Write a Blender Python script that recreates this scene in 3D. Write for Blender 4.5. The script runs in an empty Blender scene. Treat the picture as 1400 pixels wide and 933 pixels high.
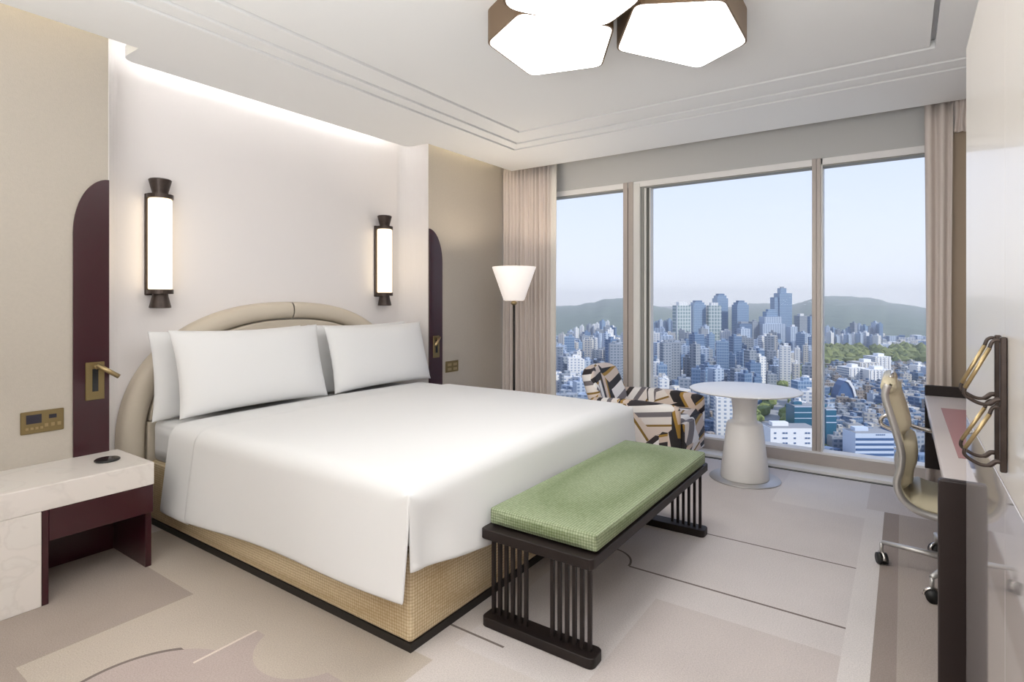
import bpy, bmesh, math, random
from mathutils import Vector, Matrix

random.seed(11)
S = bpy.context.scene
COL = S.collection

# ------------------------------------------------------------------ camera
YAW = math.atan2(534.4, 769.2)              # angle between the view axis and the headboard wall
SN, CS = math.sin(YAW), math.cos(YAW)
CAMH = 1.40
cam_d = bpy.data.cameras.new('camera')
cam = bpy.data.objects.new('camera', cam_d)
COL.objects.link(cam)
cam.location = (0, 0, CAMH)
cam.rotation_euler = (math.pi / 2, 0, math.atan2(SN, CS) - math.pi / 2)
cam_d.sensor_width = 36
cam_d.lens = 36 * 769.2 / 1400
cam_d.shift_y = -(466.5 - 410.3) / 1400
cam_d.clip_start = 0.05
cam_d.clip_end = 30000
S.camera = cam

# ------------------------------------------------------------------ world, sun, exposure
W = bpy.data.worlds.new('sky')
S.world = W
W.use_nodes = True
wn, wl = W.node_tree.nodes, W.node_tree.links
wn.clear()
wo = wn.new('ShaderNodeOutputWorld')
bg = wn.new('ShaderNodeBackground')
tc = wn.new('ShaderNodeTexCoord')
sx = wn.new('ShaderNodeSeparateXYZ')
rp = wn.new('ShaderNodeValToRGB')
rp.color_ramp.elements[0].position = 0.0
rp.color_ramp.elements[0].color = (0.83, 0.86, 0.94, 1)
rp.color_ramp.elements[1].position = 0.45
rp.color_ramp.elements[1].color = (0.48, 0.60, 0.93, 1)
e = rp.color_ramp.elements.new(0.10)
e.color = (0.75, 0.81, 0.96, 1)
wl.new(tc.outputs['Generated'], sx.inputs[0])
wl.new(sx.outputs['Z'], rp.inputs[0])
wl.new(rp.outputs[0], bg.inputs[0])
bg.inputs[1].default_value = 1.12
wl.new(bg.outputs[0], wo.inputs[0])

sun_d = bpy.data.lights.new('sun', 'SUN')
sun_d.energy = 3.8
sun_d.angle = 0.02
sun_d.color = (1.0, 0.95, 0.87)
sun = bpy.data.objects.new('sun', sun_d)
COL.objects.link(sun)
# the sun stands behind the hotel, to the right: it lights the town, not the room
_to = Vector((0.70 * SN - 0.60 * CS, -0.70 * CS - 0.60 * SN, 0.62)).normalized()
sun.rotation_euler = _to.to_track_quat('Z', 'Y').to_euler()
sun.location = (0, 0, 60)

def area(name, loc, rot, sx, sy, energy, color):
    d = bpy.data.lights.new(name, 'AREA')
    d.shape = 'RECTANGLE'
    d.size, d.size_y, d.energy, d.color = sx, sy, energy, color
    o = bpy.data.objects.new(name, d)
    COL.objects.link(o)
    o.location, o.rotation_euler = loc, rot
    return o
# added fill, no fixtures: area lights behind viewer and above wardrobe brighten the ceiling
area('ceiling_fill_rear', (-0.9, 0.6, 1.5), (math.pi, math.radians(14), 0), 1.6, 2.4, 130, (0.96, 0.98, 1.0))
area('ceiling_fill_right', (1.3, -0.55, 2.27), (math.pi, 0, 0), 1.9, 0.4, 16, (0.96, 0.98, 1.0))

S.view_settings.view_transform = 'Standard'
S.view_settings.look = 'None'
S.view_settings.gamma = 1.0
S.view_settings.use_curve_mapping = False
S.view_settings.exposure = 0.10

# ------------------------------------------------------------------ helpers
def srgb(r, g, b):
    f = lambda c: (c / 255 / 12.92) if c / 255 <= 0.04045 else ((c / 255 + 0.055) / 1.055) ** 2.4
    return (f(r), f(g), f(b), 1)

MATS = {}

def mat(name, col, rough=0.6, metal=0.0, spec=0.5, coat=0.0, noise=None, bump=None, emit=None, sheen=0.0):
    """principled material; noise=(scale, amount) varies colour, bump=(scale, strength, kind)"""
    m = bpy.data.materials.new(name)
    m.use_nodes = True
    nt = m.node_tree
    b = nt.nodes['Principled BSDF']
    b.inputs['Base Color'].default_value = col
    b.inputs['Roughness'].default_value = rough
    b.inputs['Metallic'].default_value = metal
    b.inputs['Specular IOR Level'].default_value = spec
    b.inputs['Coat Weight'].default_value = coat
    b.inputs['Coat Roughness'].default_value = 0.04
    b.inputs['Sheen Weight'].default_value = sheen
    if noise or bump:
        t = nt.nodes.new('ShaderNodeTexCoord')
    if noise:
        n = nt.nodes.new('ShaderNodeTexNoise')
        n.inputs['Scale'].default_value = noise[0]
        n.inputs['Detail'].default_value = 6
        nt.links.new(t.outputs['Object'], n.inputs['Vector'])
        mx = nt.nodes.new('ShaderNodeMix')
        mx.data_type = 'RGBA'
        a = noise[1]
        mx.inputs[6].default_value = tuple(c * (1 - a) for c in col[:3]) + (1,)
        mx.inputs[7].default_value = tuple(min(1, c * (1 + a)) for c in col[:3]) + (1,)
        nt.links.new(n.outputs['Fac'], mx.inputs[0])
        nt.links.new(mx.outputs[2], b.inputs['Base Color'])
    if bump:
        n = nt.nodes.new('ShaderNodeTexNoise')
        n.inputs['Scale'].default_value = bump[0]
        n.inputs['Detail'].default_value = 4
        nt.links.new(t.outputs['Object'], n.inputs['Vector'])
        bp = nt.nodes.new('ShaderNodeBump')
        bp.inputs['Strength'].default_value = bump[1]
        bp.inputs['Distance'].default_value = 0.005
        nt.links.new(n.outputs['Fac'], bp.inputs['Height'])
        nt.links.new(bp.outputs[0], b.inputs['Normal'])
    if emit:
        b.inputs['Emission Color'].default_value = emit[0]
        b.inputs['Emission Strength'].default_value = emit[1]
    MATS[name] = m
    return m

def weave(name, c1, c2, scale, strength=0.4, rough=0.8, rot=0.0, axes='xy'):
    """two-tone basket weave built from a checker with a relief"""
    m = mat(name, c1, rough)
    nt = m.node_tree
    b = nt.nodes['Principled BSDF']
    t = nt.nodes.new('ShaderNodeTexCoord')
    mp = nt.nodes.new('ShaderNodeMapping')
    mp.inputs['Rotation'].default_value = (rot, rot, rot)
    nt.links.new(t.outputs['Object'], mp.inputs[0])
    vv = nt.nodes.new('ShaderNodeTexVoronoi')
    vv.inputs['Scale'].default_value = scale
    vv.inputs['Randomness'].default_value = 0.12
    nt.links.new(mp.outputs[0], vv.inputs['Vector'])
    r = nt.nodes.new('ShaderNodeValToRGB')
    r.color_ramp.elements[0].position = 0.15
    r.color_ramp.elements[0].color = c1
    r.color_ramp.elements[1].position = 0.75
    r.color_ramp.elements[1].color = c2
    nt.links.new(vv.outputs['Distance'], r.inputs[0])
    nt.links.new(r.outputs[0], b.inputs['Base Color'])
    bp = nt.nodes.new('ShaderNodeBump')
    bp.invert = True
    bp.inputs['Strength'].default_value = strength
    bp.inputs['Distance'].default_value = 0.006
    nt.links.new(vv.outputs['Distance'], bp.inputs['Height'])
    nt.links.new(bp.outputs[0], b.inputs['Normal'])
    return m

def tag(o, label=None, cat=None, group=None, kind=None):
    if label: o['label'] = label
    if cat: o['category'] = cat
    if group: o['group'] = group
    if kind: o['kind'] = kind
    return o

def thing(name, loc, label, cat, group=None, kind=None):
    o = bpy.data.objects.new(name, None)
    o.location = loc
    o.empty_display_size = 0.05
    COL.objects.link(o)
    return tag(o, label, cat, group, kind)

def put(name, me, m, parent=None, smooth=False):
    """link a mesh given in world coordinates, under its thing if there is one"""
    if m is not None and not me.materials:
        me.materials.append(m)
    if smooth:
        me.polygons.foreach_set('use_smooth', [True] * len(me.polygons))
    o = bpy.data.objects.new(name, me)
    COL.objects.link(o)
    if parent is not None:
        o.parent = parent
        if parent.type == 'EMPTY':
            o.location = -parent.location
    return o

def from_bm(name, bm, m, parent=None, smooth=False):
    me = bpy.data.meshes.new(name)
    bm.normal_update()
    bm.to_mesh(me)
    bm.free()
    return put(name, me, m, parent, smooth)

def bm_box(bm, x0, x1, y0, y1, z0, z1, bev=0.0, seg=2):
    r = bmesh.ops.create_cube(bm, size=1)
    vs = r['verts']
    for v in vs:
        v.co = Vector(((x0 + x1) / 2 + v.co.x * (x1 - x0), (y0 + y1) / 2 + v.co.y * (y1 - y0), (z0 + z1) / 2 + v.co.z * (z1 - z0)))
    if bev > 0:
        es = list({e for v in vs for e in v.link_edges})
        bmesh.ops.bevel(bm, geom=es, offset=bev, segments=seg, affect='EDGES', profile=0.5, clamp_overlap=True)

def box(name, x0, x1, y0, y1, z0, z1, m, parent=None, bev=0.0, seg=2, smooth=False):
    bm = bmesh.new()
    bm_box(bm, x0, x1, y0, y1, z0, z1, bev, seg)
    return from_bm(name, bm, m, parent, smooth)

def prism(name, poly, lo, hi, m, parent=None, axis='z', bev=0.0, seg=2, smooth=False):
    """extrude a 2-D outline; axis z: (x,y), axis y: (x,z), axis x: (y,z)"""
    bm = bmesh.new()
    def P(a, b, c):
        return {'z': (a, b, c), 'y': (a, c, b), 'x': (c, a, b)}[axis]
    lo_v = [bm.verts.new(P(a, b, lo)) for a, b in poly]
    hi_v = [bm.verts.new(P(a, b, hi)) for a, b in poly]
    n = len(poly)
    caps = [bm.faces.new(lo_v[::-1]), bm.faces.new(hi_v)]
    for i in range(n):
        bm.faces.new((lo_v[i], lo_v[(i + 1) % n], hi_v[(i + 1) % n], hi_v[i]))
    bmesh.ops.recalc_face_normals(bm, faces=bm.faces)
    if bev > 0:
        es = [e for f in caps for e in f.edges]
        bmesh.ops.bevel(bm, geom=es, offset=bev, segments=seg, affect='EDGES', profile=0.5, clamp_overlap=True)
    return from_bm(name, bm, m, parent, smooth)

def lathe(name, prof, cx, cy, m, parent=None, n=40, smooth=True):
    """prof: list of (r, z), closed at the ends where r = 0"""
    bm = bmesh.new()
    rings = []
    for r, z in prof:
        if r <= 1e-6:
            rings.append([bm.verts.new((cx, cy, z))])
        else:
            rings.append([bm.verts.new((cx + r * math.cos(2 * math.pi * k / n), cy + r * math.sin(2 * math.pi * k / n), z)) for k in range(n)])
    for a, b in zip(rings, rings[1:]):
        for k in range(n):
            q = [a[k % len(a)], a[(k + 1) % len(a)], b[(k + 1) % len(b)], b[k % len(b)]]
            q = list(dict.fromkeys(q))
            if len(q) >= 3:
                bm.faces.new(q)
    bmesh.ops.recalc_face_normals(bm, faces=bm.faces)
    o = from_bm(name, bm, m, parent, smooth)
    return o

def tube(name, pts, r, m, parent=None, n=10, closed=False, flat=1.0):
    """round rod along a polyline; r may be a list"""
    bm = bmesh.new()
    pts = [Vector(p) for p in pts]
    N = len(pts)
    rs = r if isinstance(r, (list, tuple)) else [r] * N
    rings = []
    up = Vector((0, 0, 1))
    prev = None
    for i, p in enumerate(pts):
        a = pts[(i - 1) % N] if (closed or i > 0) else p
        b = pts[(i + 1) % N] if (closed or i < N - 1) else p
        t = (b - a).normalized()
        if prev is None:
            h = up if abs(t.z) < 0.9 else Vector((1, 0, 0))
            s = t.cross(h).normalized()
        else:
            s = (prev - t * prev.dot(t)).normalized()
        prev = s
        q = t.cross(s)
        rings.append([bm.verts.new(p + (s * math.cos(2 * math.pi * k / n) + q * flat * math.sin(2 * math.pi * k / n)) * rs[i]) for k in range(n)])
    M = N if closed else N - 1
    for i in range(M):
        a, b = rings[i], rings[(i + 1) % N]
        for k in range(n):
            bm.faces.new((a[k], a[(k + 1) % n], b[(k + 1) % n], b[k]))
    if not closed:
        bm.faces.new(rings[0][::-1])
        bm.faces.new(rings[-1])
    bmesh.ops.recalc_face_normals(bm, faces=bm.faces)
    return from_bm(name, bm, m, parent, True)

def surf(name, rows, m, parent=None, thick=0.0, sub=0, closed_u=False, skip=None):
    """grid of points rows[j][i] -> smooth sheet"""
    bm = bmesh.new()
    V = [[bm.verts.new(p) for p in r] for r in rows]
    nu = len(rows[0])
    for j in range(len(rows) - 1):
        for i in range(nu if closed_u else nu - 1):
            if skip and skip(i, j):
                continue
            bm.faces.new((V[j][i], V[j][(i + 1) % nu], V[j + 1][(i + 1) % nu], V[j + 1][i]))
    loose = [v for v in bm.verts if not v.link_faces]
    bmesh.ops.delete(bm, geom=loose, context='VERTS')
    bmesh.ops.recalc_face_normals(bm, faces=bm.faces)
    o = from_bm(name, bm, m, parent, True)
    if thick:
        md = o.modifiers.new('thickness', 'SOLIDIFY')
        md.thickness = thick
        md.offset = 0
    if sub:
        md = o.modifiers.new('smooth', 'SUBSURF')
        md.levels = md.render_levels = sub
    return o

def rbox(name, x0, x1, y0, y1, z0, z1, m, parent=None, r=0.03, seg=4, puff=0.0):
    """soft upholstered block: rounded edges and slightly bulging faces"""
    bm = bmesh.new()
    bm_box(bm, x0, x1, y0, y1, z0, z1)
    bmesh.ops.subdivide_edges(bm, edges=bm.edges[:], cuts=5, use_grid_fill=True)
    c = Vector(((x0 + x1) / 2, (y0 + y1) / 2, (z0 + z1) / 2))
    h = Vector(((x1 - x0) / 2, (y1 - y0) / 2, (z1 - z0) / 2))
    for v in bm.verts:
        d = v.co - c
        n = [d[k] / h[k] for k in range(3)]
        for k in range(3):
            if abs(abs(n[k]) - 1) < 1e-4:
                o1, o2 = [n[q] for q in range(3) if q != k]
                v.co[k] += math.copysign(puff * (1 - o1 * o1) * (1 - o2 * o2), n[k])
    es = [e for e in bm.edges if len(e.link_faces) == 2 and e.calc_face_angle(0) > 1.0]
    bmesh.ops.bevel(bm, geom=es, offset=r, segments=seg, affect='EDGES', profile=0.5, clamp_overlap=True)
    return from_bm(name, bm, m, parent, True)

def copy_tree(o, parent=None):
    c = o.copy()
    COL.objects.link(c)
    if parent is not None:
        c.parent = parent
    for ch in list(o.children):
        copy_tree(ch, c)
    return c

# ------------------------------------------------------------------ materials
M_ceil = mat('ceiling_paint', (0.86, 0.86, 0.85, 1), 0.9)
M_white_wall = mat('white_wall_paint', (0.80, 0.765, 0.755, 1), 0.75, bump=(300, 0.03))
M_beige = mat('beige_wallcovering', (0.475, 0.43, 0.37, 1), 0.8, noise=(60, 0.05), bump=(220, 0.25))
M_grey_wall = mat('window_wall_grey_paint', (0.58, 0.58, 0.57, 1), 0.8)
M_frame = mat('taupe_aluminium', (0.50, 0.445, 0.41, 1), 0.45, 0.1)
M_frame_w = mat('white_aluminium', (0.80, 0.79, 0.76, 1), 0.4)
M_frame_g = mat('grey_gasket', (0.30, 0.30, 0.28, 1), 0.5)
M_frame_d = mat('dark_gasket', (0.10, 0.10, 0.09, 1), 0.5)
M_sill = mat('sill_paint', (0.90, 0.885, 0.87, 1), 0.5)
M_burg = mat('burgundy_lacquer', (0.034, 0.004, 0.009, 1), 0.28, spec=0.4, coat=0.4)
M_brass = mat('aged_brass', (0.25, 0.19, 0.09, 1), 0.38, 0.9)
M_brass_l = mat('bright_brass', (0.42, 0.32, 0.17, 1), 0.35, 0.9)
M_black = mat('black_gloss', (0.01, 0.01, 0.011, 1), 0.15)
M_display = mat('dark_display', (0.02, 0.018, 0.03, 1), 0.2)
M_bronze = mat('dark_bronze', (0.055, 0.040, 0.034, 1), 0.4, 0.55, noise=(40, 0.5))
M_linen = mat('white_linen', (0.765, 0.765, 0.765, 1), 0.9)
M_leather = mat('cream_leather', (0.60, 0.53, 0.43, 1), 0.5, bump=(260, 0.06))
M_plinth = mat('black_plinth', (0.018, 0.014, 0.012, 1), 0.6)
M_darkwood = mat('dark_stained_wood', (0.015, 0.0095, 0.0085, 1), 0.5, spec=0.35, noise=(12, 0.25))
M_base = weave('woven_bed_base', srgb(236, 220, 188), srgb(176, 150, 110), 75, 0.6)
M_green = weave('woven_green', srgb(174, 184, 154), srgb(98, 114, 72), 85, 0.6)
M_white_tab = mat('white_table_lacquer', (0.86, 0.835, 0.81, 1), 0.4)
M_top_tab = mat('white_table_top', (0.90, 0.89, 0.88, 1), 0.3)
M_steel = mat('brushed_steel', (0.56, 0.545, 0.53, 1), 0.42, 0.75)
M_chrome = mat('polished_aluminium', (0.72, 0.70, 0.68, 1), 0.18, 1.0)
M_rubber = mat('black_rubber', (0.012, 0.012, 0.012, 1), 0.5)
M_olive = mat('olive_cream_leather', (0.66, 0.59, 0.42, 1), 0.42, bump=(200, 0.05))
M_dkleather = mat('dark_brown_leather', (0.022, 0.013, 0.012, 1), 0.45, bump=(240, 0.08))
M_desk = mat('desk_pale_lacquer', (0.66, 0.60, 0.58, 1), 0.35)
M_pink = mat('dusty_pink_leather', (0.42, 0.22, 0.22, 1), 0.5)
M_lacq = mat('cream_satin_lacquer', (0.74, 0.69, 0.63, 1), 0.28, coat=0.25)
M_gloss = mat('pale_gloss_lacquer', (0.60, 0.55, 0.54, 1), 0.04, spec=0.8, coat=0.5)
M_curt = mat('taupe_curtain', (0.72, 0.64, 0.59, 1), 0.9, bump=(150, 0.1))
M_sheer = mat('cream_lining', (0.78, 0.74, 0.69, 1), 0.9)
M_tan = mat('tan_wall_panel', (0.38, 0.30, 0.22, 1), 0.7)
M_lampmetal = mat('bronze_lamp_band', (0.22, 0.145, 0.085, 1), 0.4, 0.5)
M_pole = mat('black_bronze_pole', (0.03, 0.024, 0.02, 1), 0.4, 0.6)
M_panel_light = mat('ceiling_light_diffuser', (0.9, 0.9, 0.9, 1), 0.6, emit=((1.0, 0.985, 0.965, 1), 8.6))
M_scon = mat('sconce_glass', (0.9, 0.85, 0.75, 1), 0.4, emit=((1.0, 0.80, 0.52, 1), 1.6))
M_shade = mat('opal_glass_shade', (0.86, 0.83, 0.82, 1), 0.5, emit=((1.0, 0.88, 0.78, 1), 0.45))
M_led = mat('cove_led_white', (0.9, 0.9, 0.9, 1), 0.6, emit=((1.0, 0.98, 0.96, 1), 38.0))
M_led_w = mat('cove_led_warm', (0.9, 0.9, 0.8, 1), 0.6, emit=((1.0, 0.86, 0.62, 1), 13.0))

def marble():
    m = mat('cream_marble', (0.68, 0.63, 0.59, 1), 0.3)
    nt = m.node_tree
    b = nt.nodes['Principled BSDF']
    t = nt.nodes.new('ShaderNodeTexCoord')
    n = nt.nodes.new('ShaderNodeTexNoise')
    n.inputs['Scale'].default_value = 3.5
    n.inputs['Detail'].default_value = 9
    n.inputs['Distortion'].default_value = 1.6
    r = nt.nodes.new('ShaderNodeValToRGB')
    for p, c in ((0.0, (0.70, 0.66, 0.62, 1)), (0.46, (0.72, 0.67, 0.63, 1)), (0.5, (0.665, 0.62, 0.58, 1)), (0.54, (0.71, 0.67, 0.63, 1))):
        if p == 0.0:
            r.color_ramp.elements[0].color = c
        else:
            q = r.color_ramp.elements.new(p)
            q.color = c
    r.color_ramp.elements[-1].color = (0.70, 0.65, 0.61, 1)
    nt.links.new(t.outputs['Object'], n.inputs['Vector'])
    nt.links.new(n.outputs['Fac'], r.inputs[0])
    nt.links.new(r.outputs[0], b.inputs['Base Color'])
    return m
M_marble = marble()

def patchwork():
    """bold abstract upholstery print: blocks of stripes turned different ways"""
    m = mat('patchwork_upholstery', (0.6, 0.55, 0.5, 1), 0.7)
    nt = m.node_tree
    N, L = nt.nodes, nt.links
    b = N['Principled BSDF']
    t = N.new('ShaderNodeTexCoord')
    v = N.new('ShaderNodeTexVoronoi')
    v.inputs['Scale'].default_value = 3.4
    v.inputs['Randomness'].default_value = 0.9
    v.distance = 'CHEBYCHEV'
    L.new(t.outputs['Object'], v.inputs['Vector'])
    s = N.new('ShaderNodeSeparateColor')
    L.new(v.outputs['Color'], s.inputs[0])
    ang = N.new('ShaderNodeMath'); ang.operation = 'MULTIPLY'; ang.inputs[1].default_value = 3.1
    L.new(s.outputs[0], ang.inputs[0])
    rot = N.new('ShaderNodeVectorRotate'); rot.rotation_type = 'AXIS_ANGLE'
    rot.inputs['Axis'].default_value = (0.5, 0.35, 0.4)
    L.new(t.outputs['Object'], rot.inputs['Vector'])
    L.new(ang.outputs[0], rot.inputs['Angle'])
    sp = N.new('ShaderNodeSeparateXYZ')
    L.new(rot.outputs[0], sp.inputs[0])
    mu = N.new('ShaderNodeMath'); mu.operation = 'MULTIPLY_ADD'
    mu.inputs[1].default_value = 2.6
    L.new(sp.outputs['Z'], mu.inputs[0])
    L.new(s.outputs[1], mu.inputs[2])
    fr = N.new('ShaderNodeMath'); fr.operation = 'FRACT'
    L.new(mu.outputs[0], fr.inputs[0])
    r = N.new('ShaderNodeValToRGB')
    r.color_ramp.interpolation = 'CONSTANT'
    stops = [(0.0, srgb(40, 36, 38)), (0.14, srgb(226, 210, 198)), (0.30, srgb(140, 108, 44)), (0.34, srgb(236, 228, 222)),
             (0.50, srgb(120, 114, 118)), (0.60, srgb(244, 240, 236)), (0.74, srgb(50, 44, 46)), (0.84, srgb(220, 200, 184)), (0.95, srgb(168, 130, 52))]
    r.color_ramp.elements[0].color = stops[0][1]
    for p, c in stops[1:-1]:
        q = r.color_ramp.elements.new(p); q.color = c
    r.color_ramp.elements[-1].position = stops[-1][0]
    r.color_ramp.elements[-1].color = stops[-1][1]
    L.new(fr.outputs[0], r.inputs[0])
    L.new(r.outputs[0], b.inputs['Base Color'])
    return m
M_patch = patchwork()

def carpet():
    """pale carpet printed with large soft-coloured shapes and thin carved lines"""
    m = mat('patterned_carpet', (0.5, 0.45, 0.42, 1), 0.95, spec=0.1)
    nt = m.node_tree
    N, L = nt.nodes, nt.links
    b = N['Principled BSDF']
    g = N.new('ShaderNodeNewGeometry')
    s = N.new('ShaderNodeSeparateXYZ')
    L.new(g.outputs['Position'], s.inputs[0])
    X, Y = s.outputs['X'], s.outputs['Y']
    def val(o):
        return o
    def math_(op, a, c=None, clamp=False):
        n = N.new('ShaderNodeMath'); n.operation = op; n.use_clamp = clamp
        for k, q in ((0, a), (1, c)):
            if q is None: continue
            if isinstance(q, (int, float)): n.inputs[k].default_value = q
            else: L.new(q, n.inputs[k])
        return n.outputs[0]
    def rect(x0, x1, y0, y1):
        a = math_('MULTIPLY', math_('GREATER_THAN', X, x0), math_('LESS_THAN', X, x1))
        c = math_('MULTIPLY', math_('GREATER_THAN', Y, y0), math_('LESS_THAN', Y, y1))
        return math_('MULTIPLY', a, c)
    def dist(cx, cy):
        dx = math_('SUBTRACT', X, cx); dy = math_('SUBTRACT', Y, cy)
        return math_('SQRT', math_('ADD', math_('MULTIPLY', dx, dx), math_('MULTIPLY', dy, dy)))
    def disc(cx, cy, r):
        return math_('LESS_THAN', dist(cx, cy), r)
    def ring(cx, cy, r, w):
        return math_('LESS_THAN', math_('ABSOLUTE', math_('SUBTRACT', dist(cx, cy), r)), w)
    base = (0.60, 0.545, 0.515, 1)
    cur = None
    def layer(mask, col):
        nonlocal cur
        n = N.new('ShaderNodeMix'); n.data_type = 'RGBA'
        L.new(mask, n.inputs[0])
        if cur is None: n.inputs[6].default_value = base
        else: L.new(cur, n.inputs[6])
        n.inputs[7].default_value = col
        cur = n.outputs[2]
    taupe = (0.37, 0.31, 0.27, 1); sand = (0.50, 0.435, 0.37, 1); rose = (0.45, 0.375, 0.345, 1)
    pale = (0.68, 0.635, 0.61, 1); brown = (0.33, 0.275, 0.245, 1)
    layer(rect(-2, 1.62, 1.5, 3.7), sand)
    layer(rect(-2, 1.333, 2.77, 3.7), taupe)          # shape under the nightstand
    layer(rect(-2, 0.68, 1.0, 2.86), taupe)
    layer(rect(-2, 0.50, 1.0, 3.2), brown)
    layer(disc(0.86, 2.14, 0.33), rose)
    layer(math_('MULTIPLY', rect(0.68, 1.34, 1.5, 2.24), math_('GREATER_THAN', dist(1.42, 1.98), 0.22)), rose)
    layer(rect(1.75, 5.2, 0.2, 1.5), (0.63, 0.58, 0.56, 1))
    layer(rect(1.2, 2.55, 0.2, 0.95), (0.57, 0.51, 0.485, 1))
    layer(rect(2.0, 4.45, 0.10, 0.2), pale)
    layer(rect(4.25, 5.2, 0.2, 0.75), pale)
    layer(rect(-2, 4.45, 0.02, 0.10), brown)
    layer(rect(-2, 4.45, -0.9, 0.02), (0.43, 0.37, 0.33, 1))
    lines = [rect(3.425, 3.437, 0.2, 1.6), rect(2.772, 2.786, 0.2, 1.18), rect(1.836, 1.848, 1.32, 1.62),
             math_('MULTIPLY', ring(2.78, 1.335, 0.15, 0.006), rect(2.78, 3.2, 1.0, 1.5)),
             math_('MULTIPLY', ring(0.86, 2.14, 0.335, 0.008), rect(0.4, 1.1, 2.2, 2.6))]
    for q in lines:
        layer(q, (0.20, 0.165, 0.15, 1))
    layer(rect(1.08, 1.34, 2.24, 2.252), (0.68, 0.60, 0.53, 1))
    n = N.new('ShaderNodeTexNoise'); n.inputs['Scale'].default_value = 180; n.inputs['Detail'].default_value = 3
    L.new(g.outputs['Position'], n.inputs['Vector'])
    n2 = N.new('ShaderNodeTexNoise'); n2.inputs['Scale'].default_value = 2.2; n2.inputs['Detail'].default_value = 4
    L.new(g.outputs['Position'], n2.inputs['Vector'])
    k = math_('ADD', math_('MULTIPLY', n.outputs['Fac'], 0.55), math_('MULTIPLY', n2.outputs['Fac'], 0.22))
    k = math_('ADD', k, 0.62)
    hs = N.new('ShaderNodeMix'); hs.data_type = 'RGBA'; hs.blend_type = 'MULTIPLY'; hs.inputs[0].default_value = 1
    cc = N.new('ShaderNodeCombineColor')
    for q in range(3): L.new(k, cc.inputs[q])
    L.new(cur, hs.inputs[6]); L.new(cc.outputs[0], hs.inputs[7])
    L.new(hs.outputs[2], b.inputs['Base Color'])
    bp = N.new('ShaderNodeBump'); bp.inputs['Strength'].default_value = 0.5; bp.inputs['Distance'].default_value = 0.004
    L.new(n.outputs['Fac'], bp.inputs['Height']); L.new(bp.outputs[0], b.inputs['Normal'])
    return m
M_carpet = carpet()

def glass_mat():
    m = bpy.data.materials.new('window_glass')
    m.use_nodes = True
    nt = m.node_tree
    nt.nodes.clear()
    o = nt.nodes.new('ShaderNodeOutputMaterial')
    a = nt.nodes.new('ShaderNodeBsdfTransparent')
    a.inputs[0].default_value = (0.97, 0.98, 0.98, 1)
    b = nt.nodes.new('ShaderNodeBsdfGlossy')
    b.inputs['Roughness'].default_value = 0.0
    b.inputs[0].default_value = (1, 1, 1, 1)
    f = nt.nodes.new('ShaderNodeFresnel')
    f.inputs[0].default_value = 1.05
    mx = nt.nodes.new('ShaderNodeMixShader')
    nt.links.new(f.outputs[0], mx.inputs[0])
    nt.links.new(a.outputs[0], mx.inputs[1])
    nt.links.new(b.outputs[0], mx.inputs[2])
    nt.links.new(mx.outputs[0], o.inputs[0])
    return m
M_glass = glass_mat()

# ------------------------------------------------------------------ room shell
XB, XW = -1.8, 5.28          # back wall, face of the window frame
YR, YB, YN = -0.95, 3.68, 3.95   # right wall, beige headboard wall, back of the white niche
NX0, NX1 = 1.31, 3.91        # the niche
ZC, ZT = 2.80, 2.99          # ceiling, top of the light cove

def structure(o, label, cat='wall'):
    return tag(o, label, cat, kind='structure')

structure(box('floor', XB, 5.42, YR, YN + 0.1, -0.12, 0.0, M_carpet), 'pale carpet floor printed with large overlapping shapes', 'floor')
structure(box('wall_left', XB, NX0 - 0.004, YB, YB + 0.4, 0, ZT, M_beige), 'beige textured wall behind the marble nightstand')
structure(box('wall_corner', NX1 + 0.004, 5.42, YB, YB + 0.4, 0, ZT, M_beige), 'beige textured wall between the bed and the curtain')
# white niche with a rounded right-hand end
RX, RY = 0.14, YN - YB - 0.01
arc = [(NX1 - RX + RX * math.sin(a), YN - RY + RY * math.cos(a)) for a in [k * math.pi / 2 / 12 for k in range(13)]]
arcl = [(NX0 + RX - RX * math.sin(a), YN - RY + RY * math.cos(a)) for a in [k * math.pi / 2 / 12 for k in range(13)]][::-1]
poly = [(NX0, YB)] + arcl + arc + [(NX1, YB), (NX1 + 0.003, YB), (NX1 + 0.003, YN + 0.15), (NX0 - 0.003, YN + 0.15), (NX0 - 0.003, YB)]
structure(prism('wall_headboard', poly, 0, ZT, M_white_wall, smooth=False), 'white plastered niche wall behind the headboard')
structure(box('wall_right', XB, 5.42, YR - 0.15, YR, 0, ZT, M_lacq), 'cream wall behind the desk')
structure(box('wall_back', XB - 0.15, XB, YR, YN, 0, ZT, M_lacq), 'cream wall behind the viewer')
structure(box('wall_window_head', 5.30, 5.45, YR, YB, 2.575, ZT, M_grey_wall), 'grey bulkhead wall above the window')
structure(box('wall_upper', XB, 5.45, YR, YN + 0.15, ZT, ZT + 0.12, M_ceil), 'white slab above the light cove', 'ceiling')

# ceiling with a stepped tray; its edge stands off the walls and hides the cove lights
cl = thing('ceiling', (1.7, 1.4, ZC), 'white ceiling with a stepped rectangular tray and a cove along the wall', 'ceiling', kind='structure')
LIPY, LIPN, VAL = 3.49, 3.728, 5.02
lx0, lx1, lr = 1.385, 3.695, 0.075
def fillet(cx, cy, a0, a1, r=lr, n=6):
    return [(cx + r * math.cos(math.radians(a0 + (a1 - a0) * k / n)), cy + r * math.sin(math.radians(a0 + (a1 - a0) * k / n))) for k in range(n + 1)]
edge = [(XB, LIPY)] + [(lx0, LIPY)] + fillet(lx0 + lr, LIPN - lr, 180, 90) + fillet(lx1 - lr, LIPN - lr, 90, 0) + [(lx1, LIPY), (VAL, LIPY)]
bm = bmesh.new()
def rect_pts(x0, x1, y0, y1):
    return [(x0, y0), (x1, y0), (x1, y1), (x0, y1)]
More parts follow.
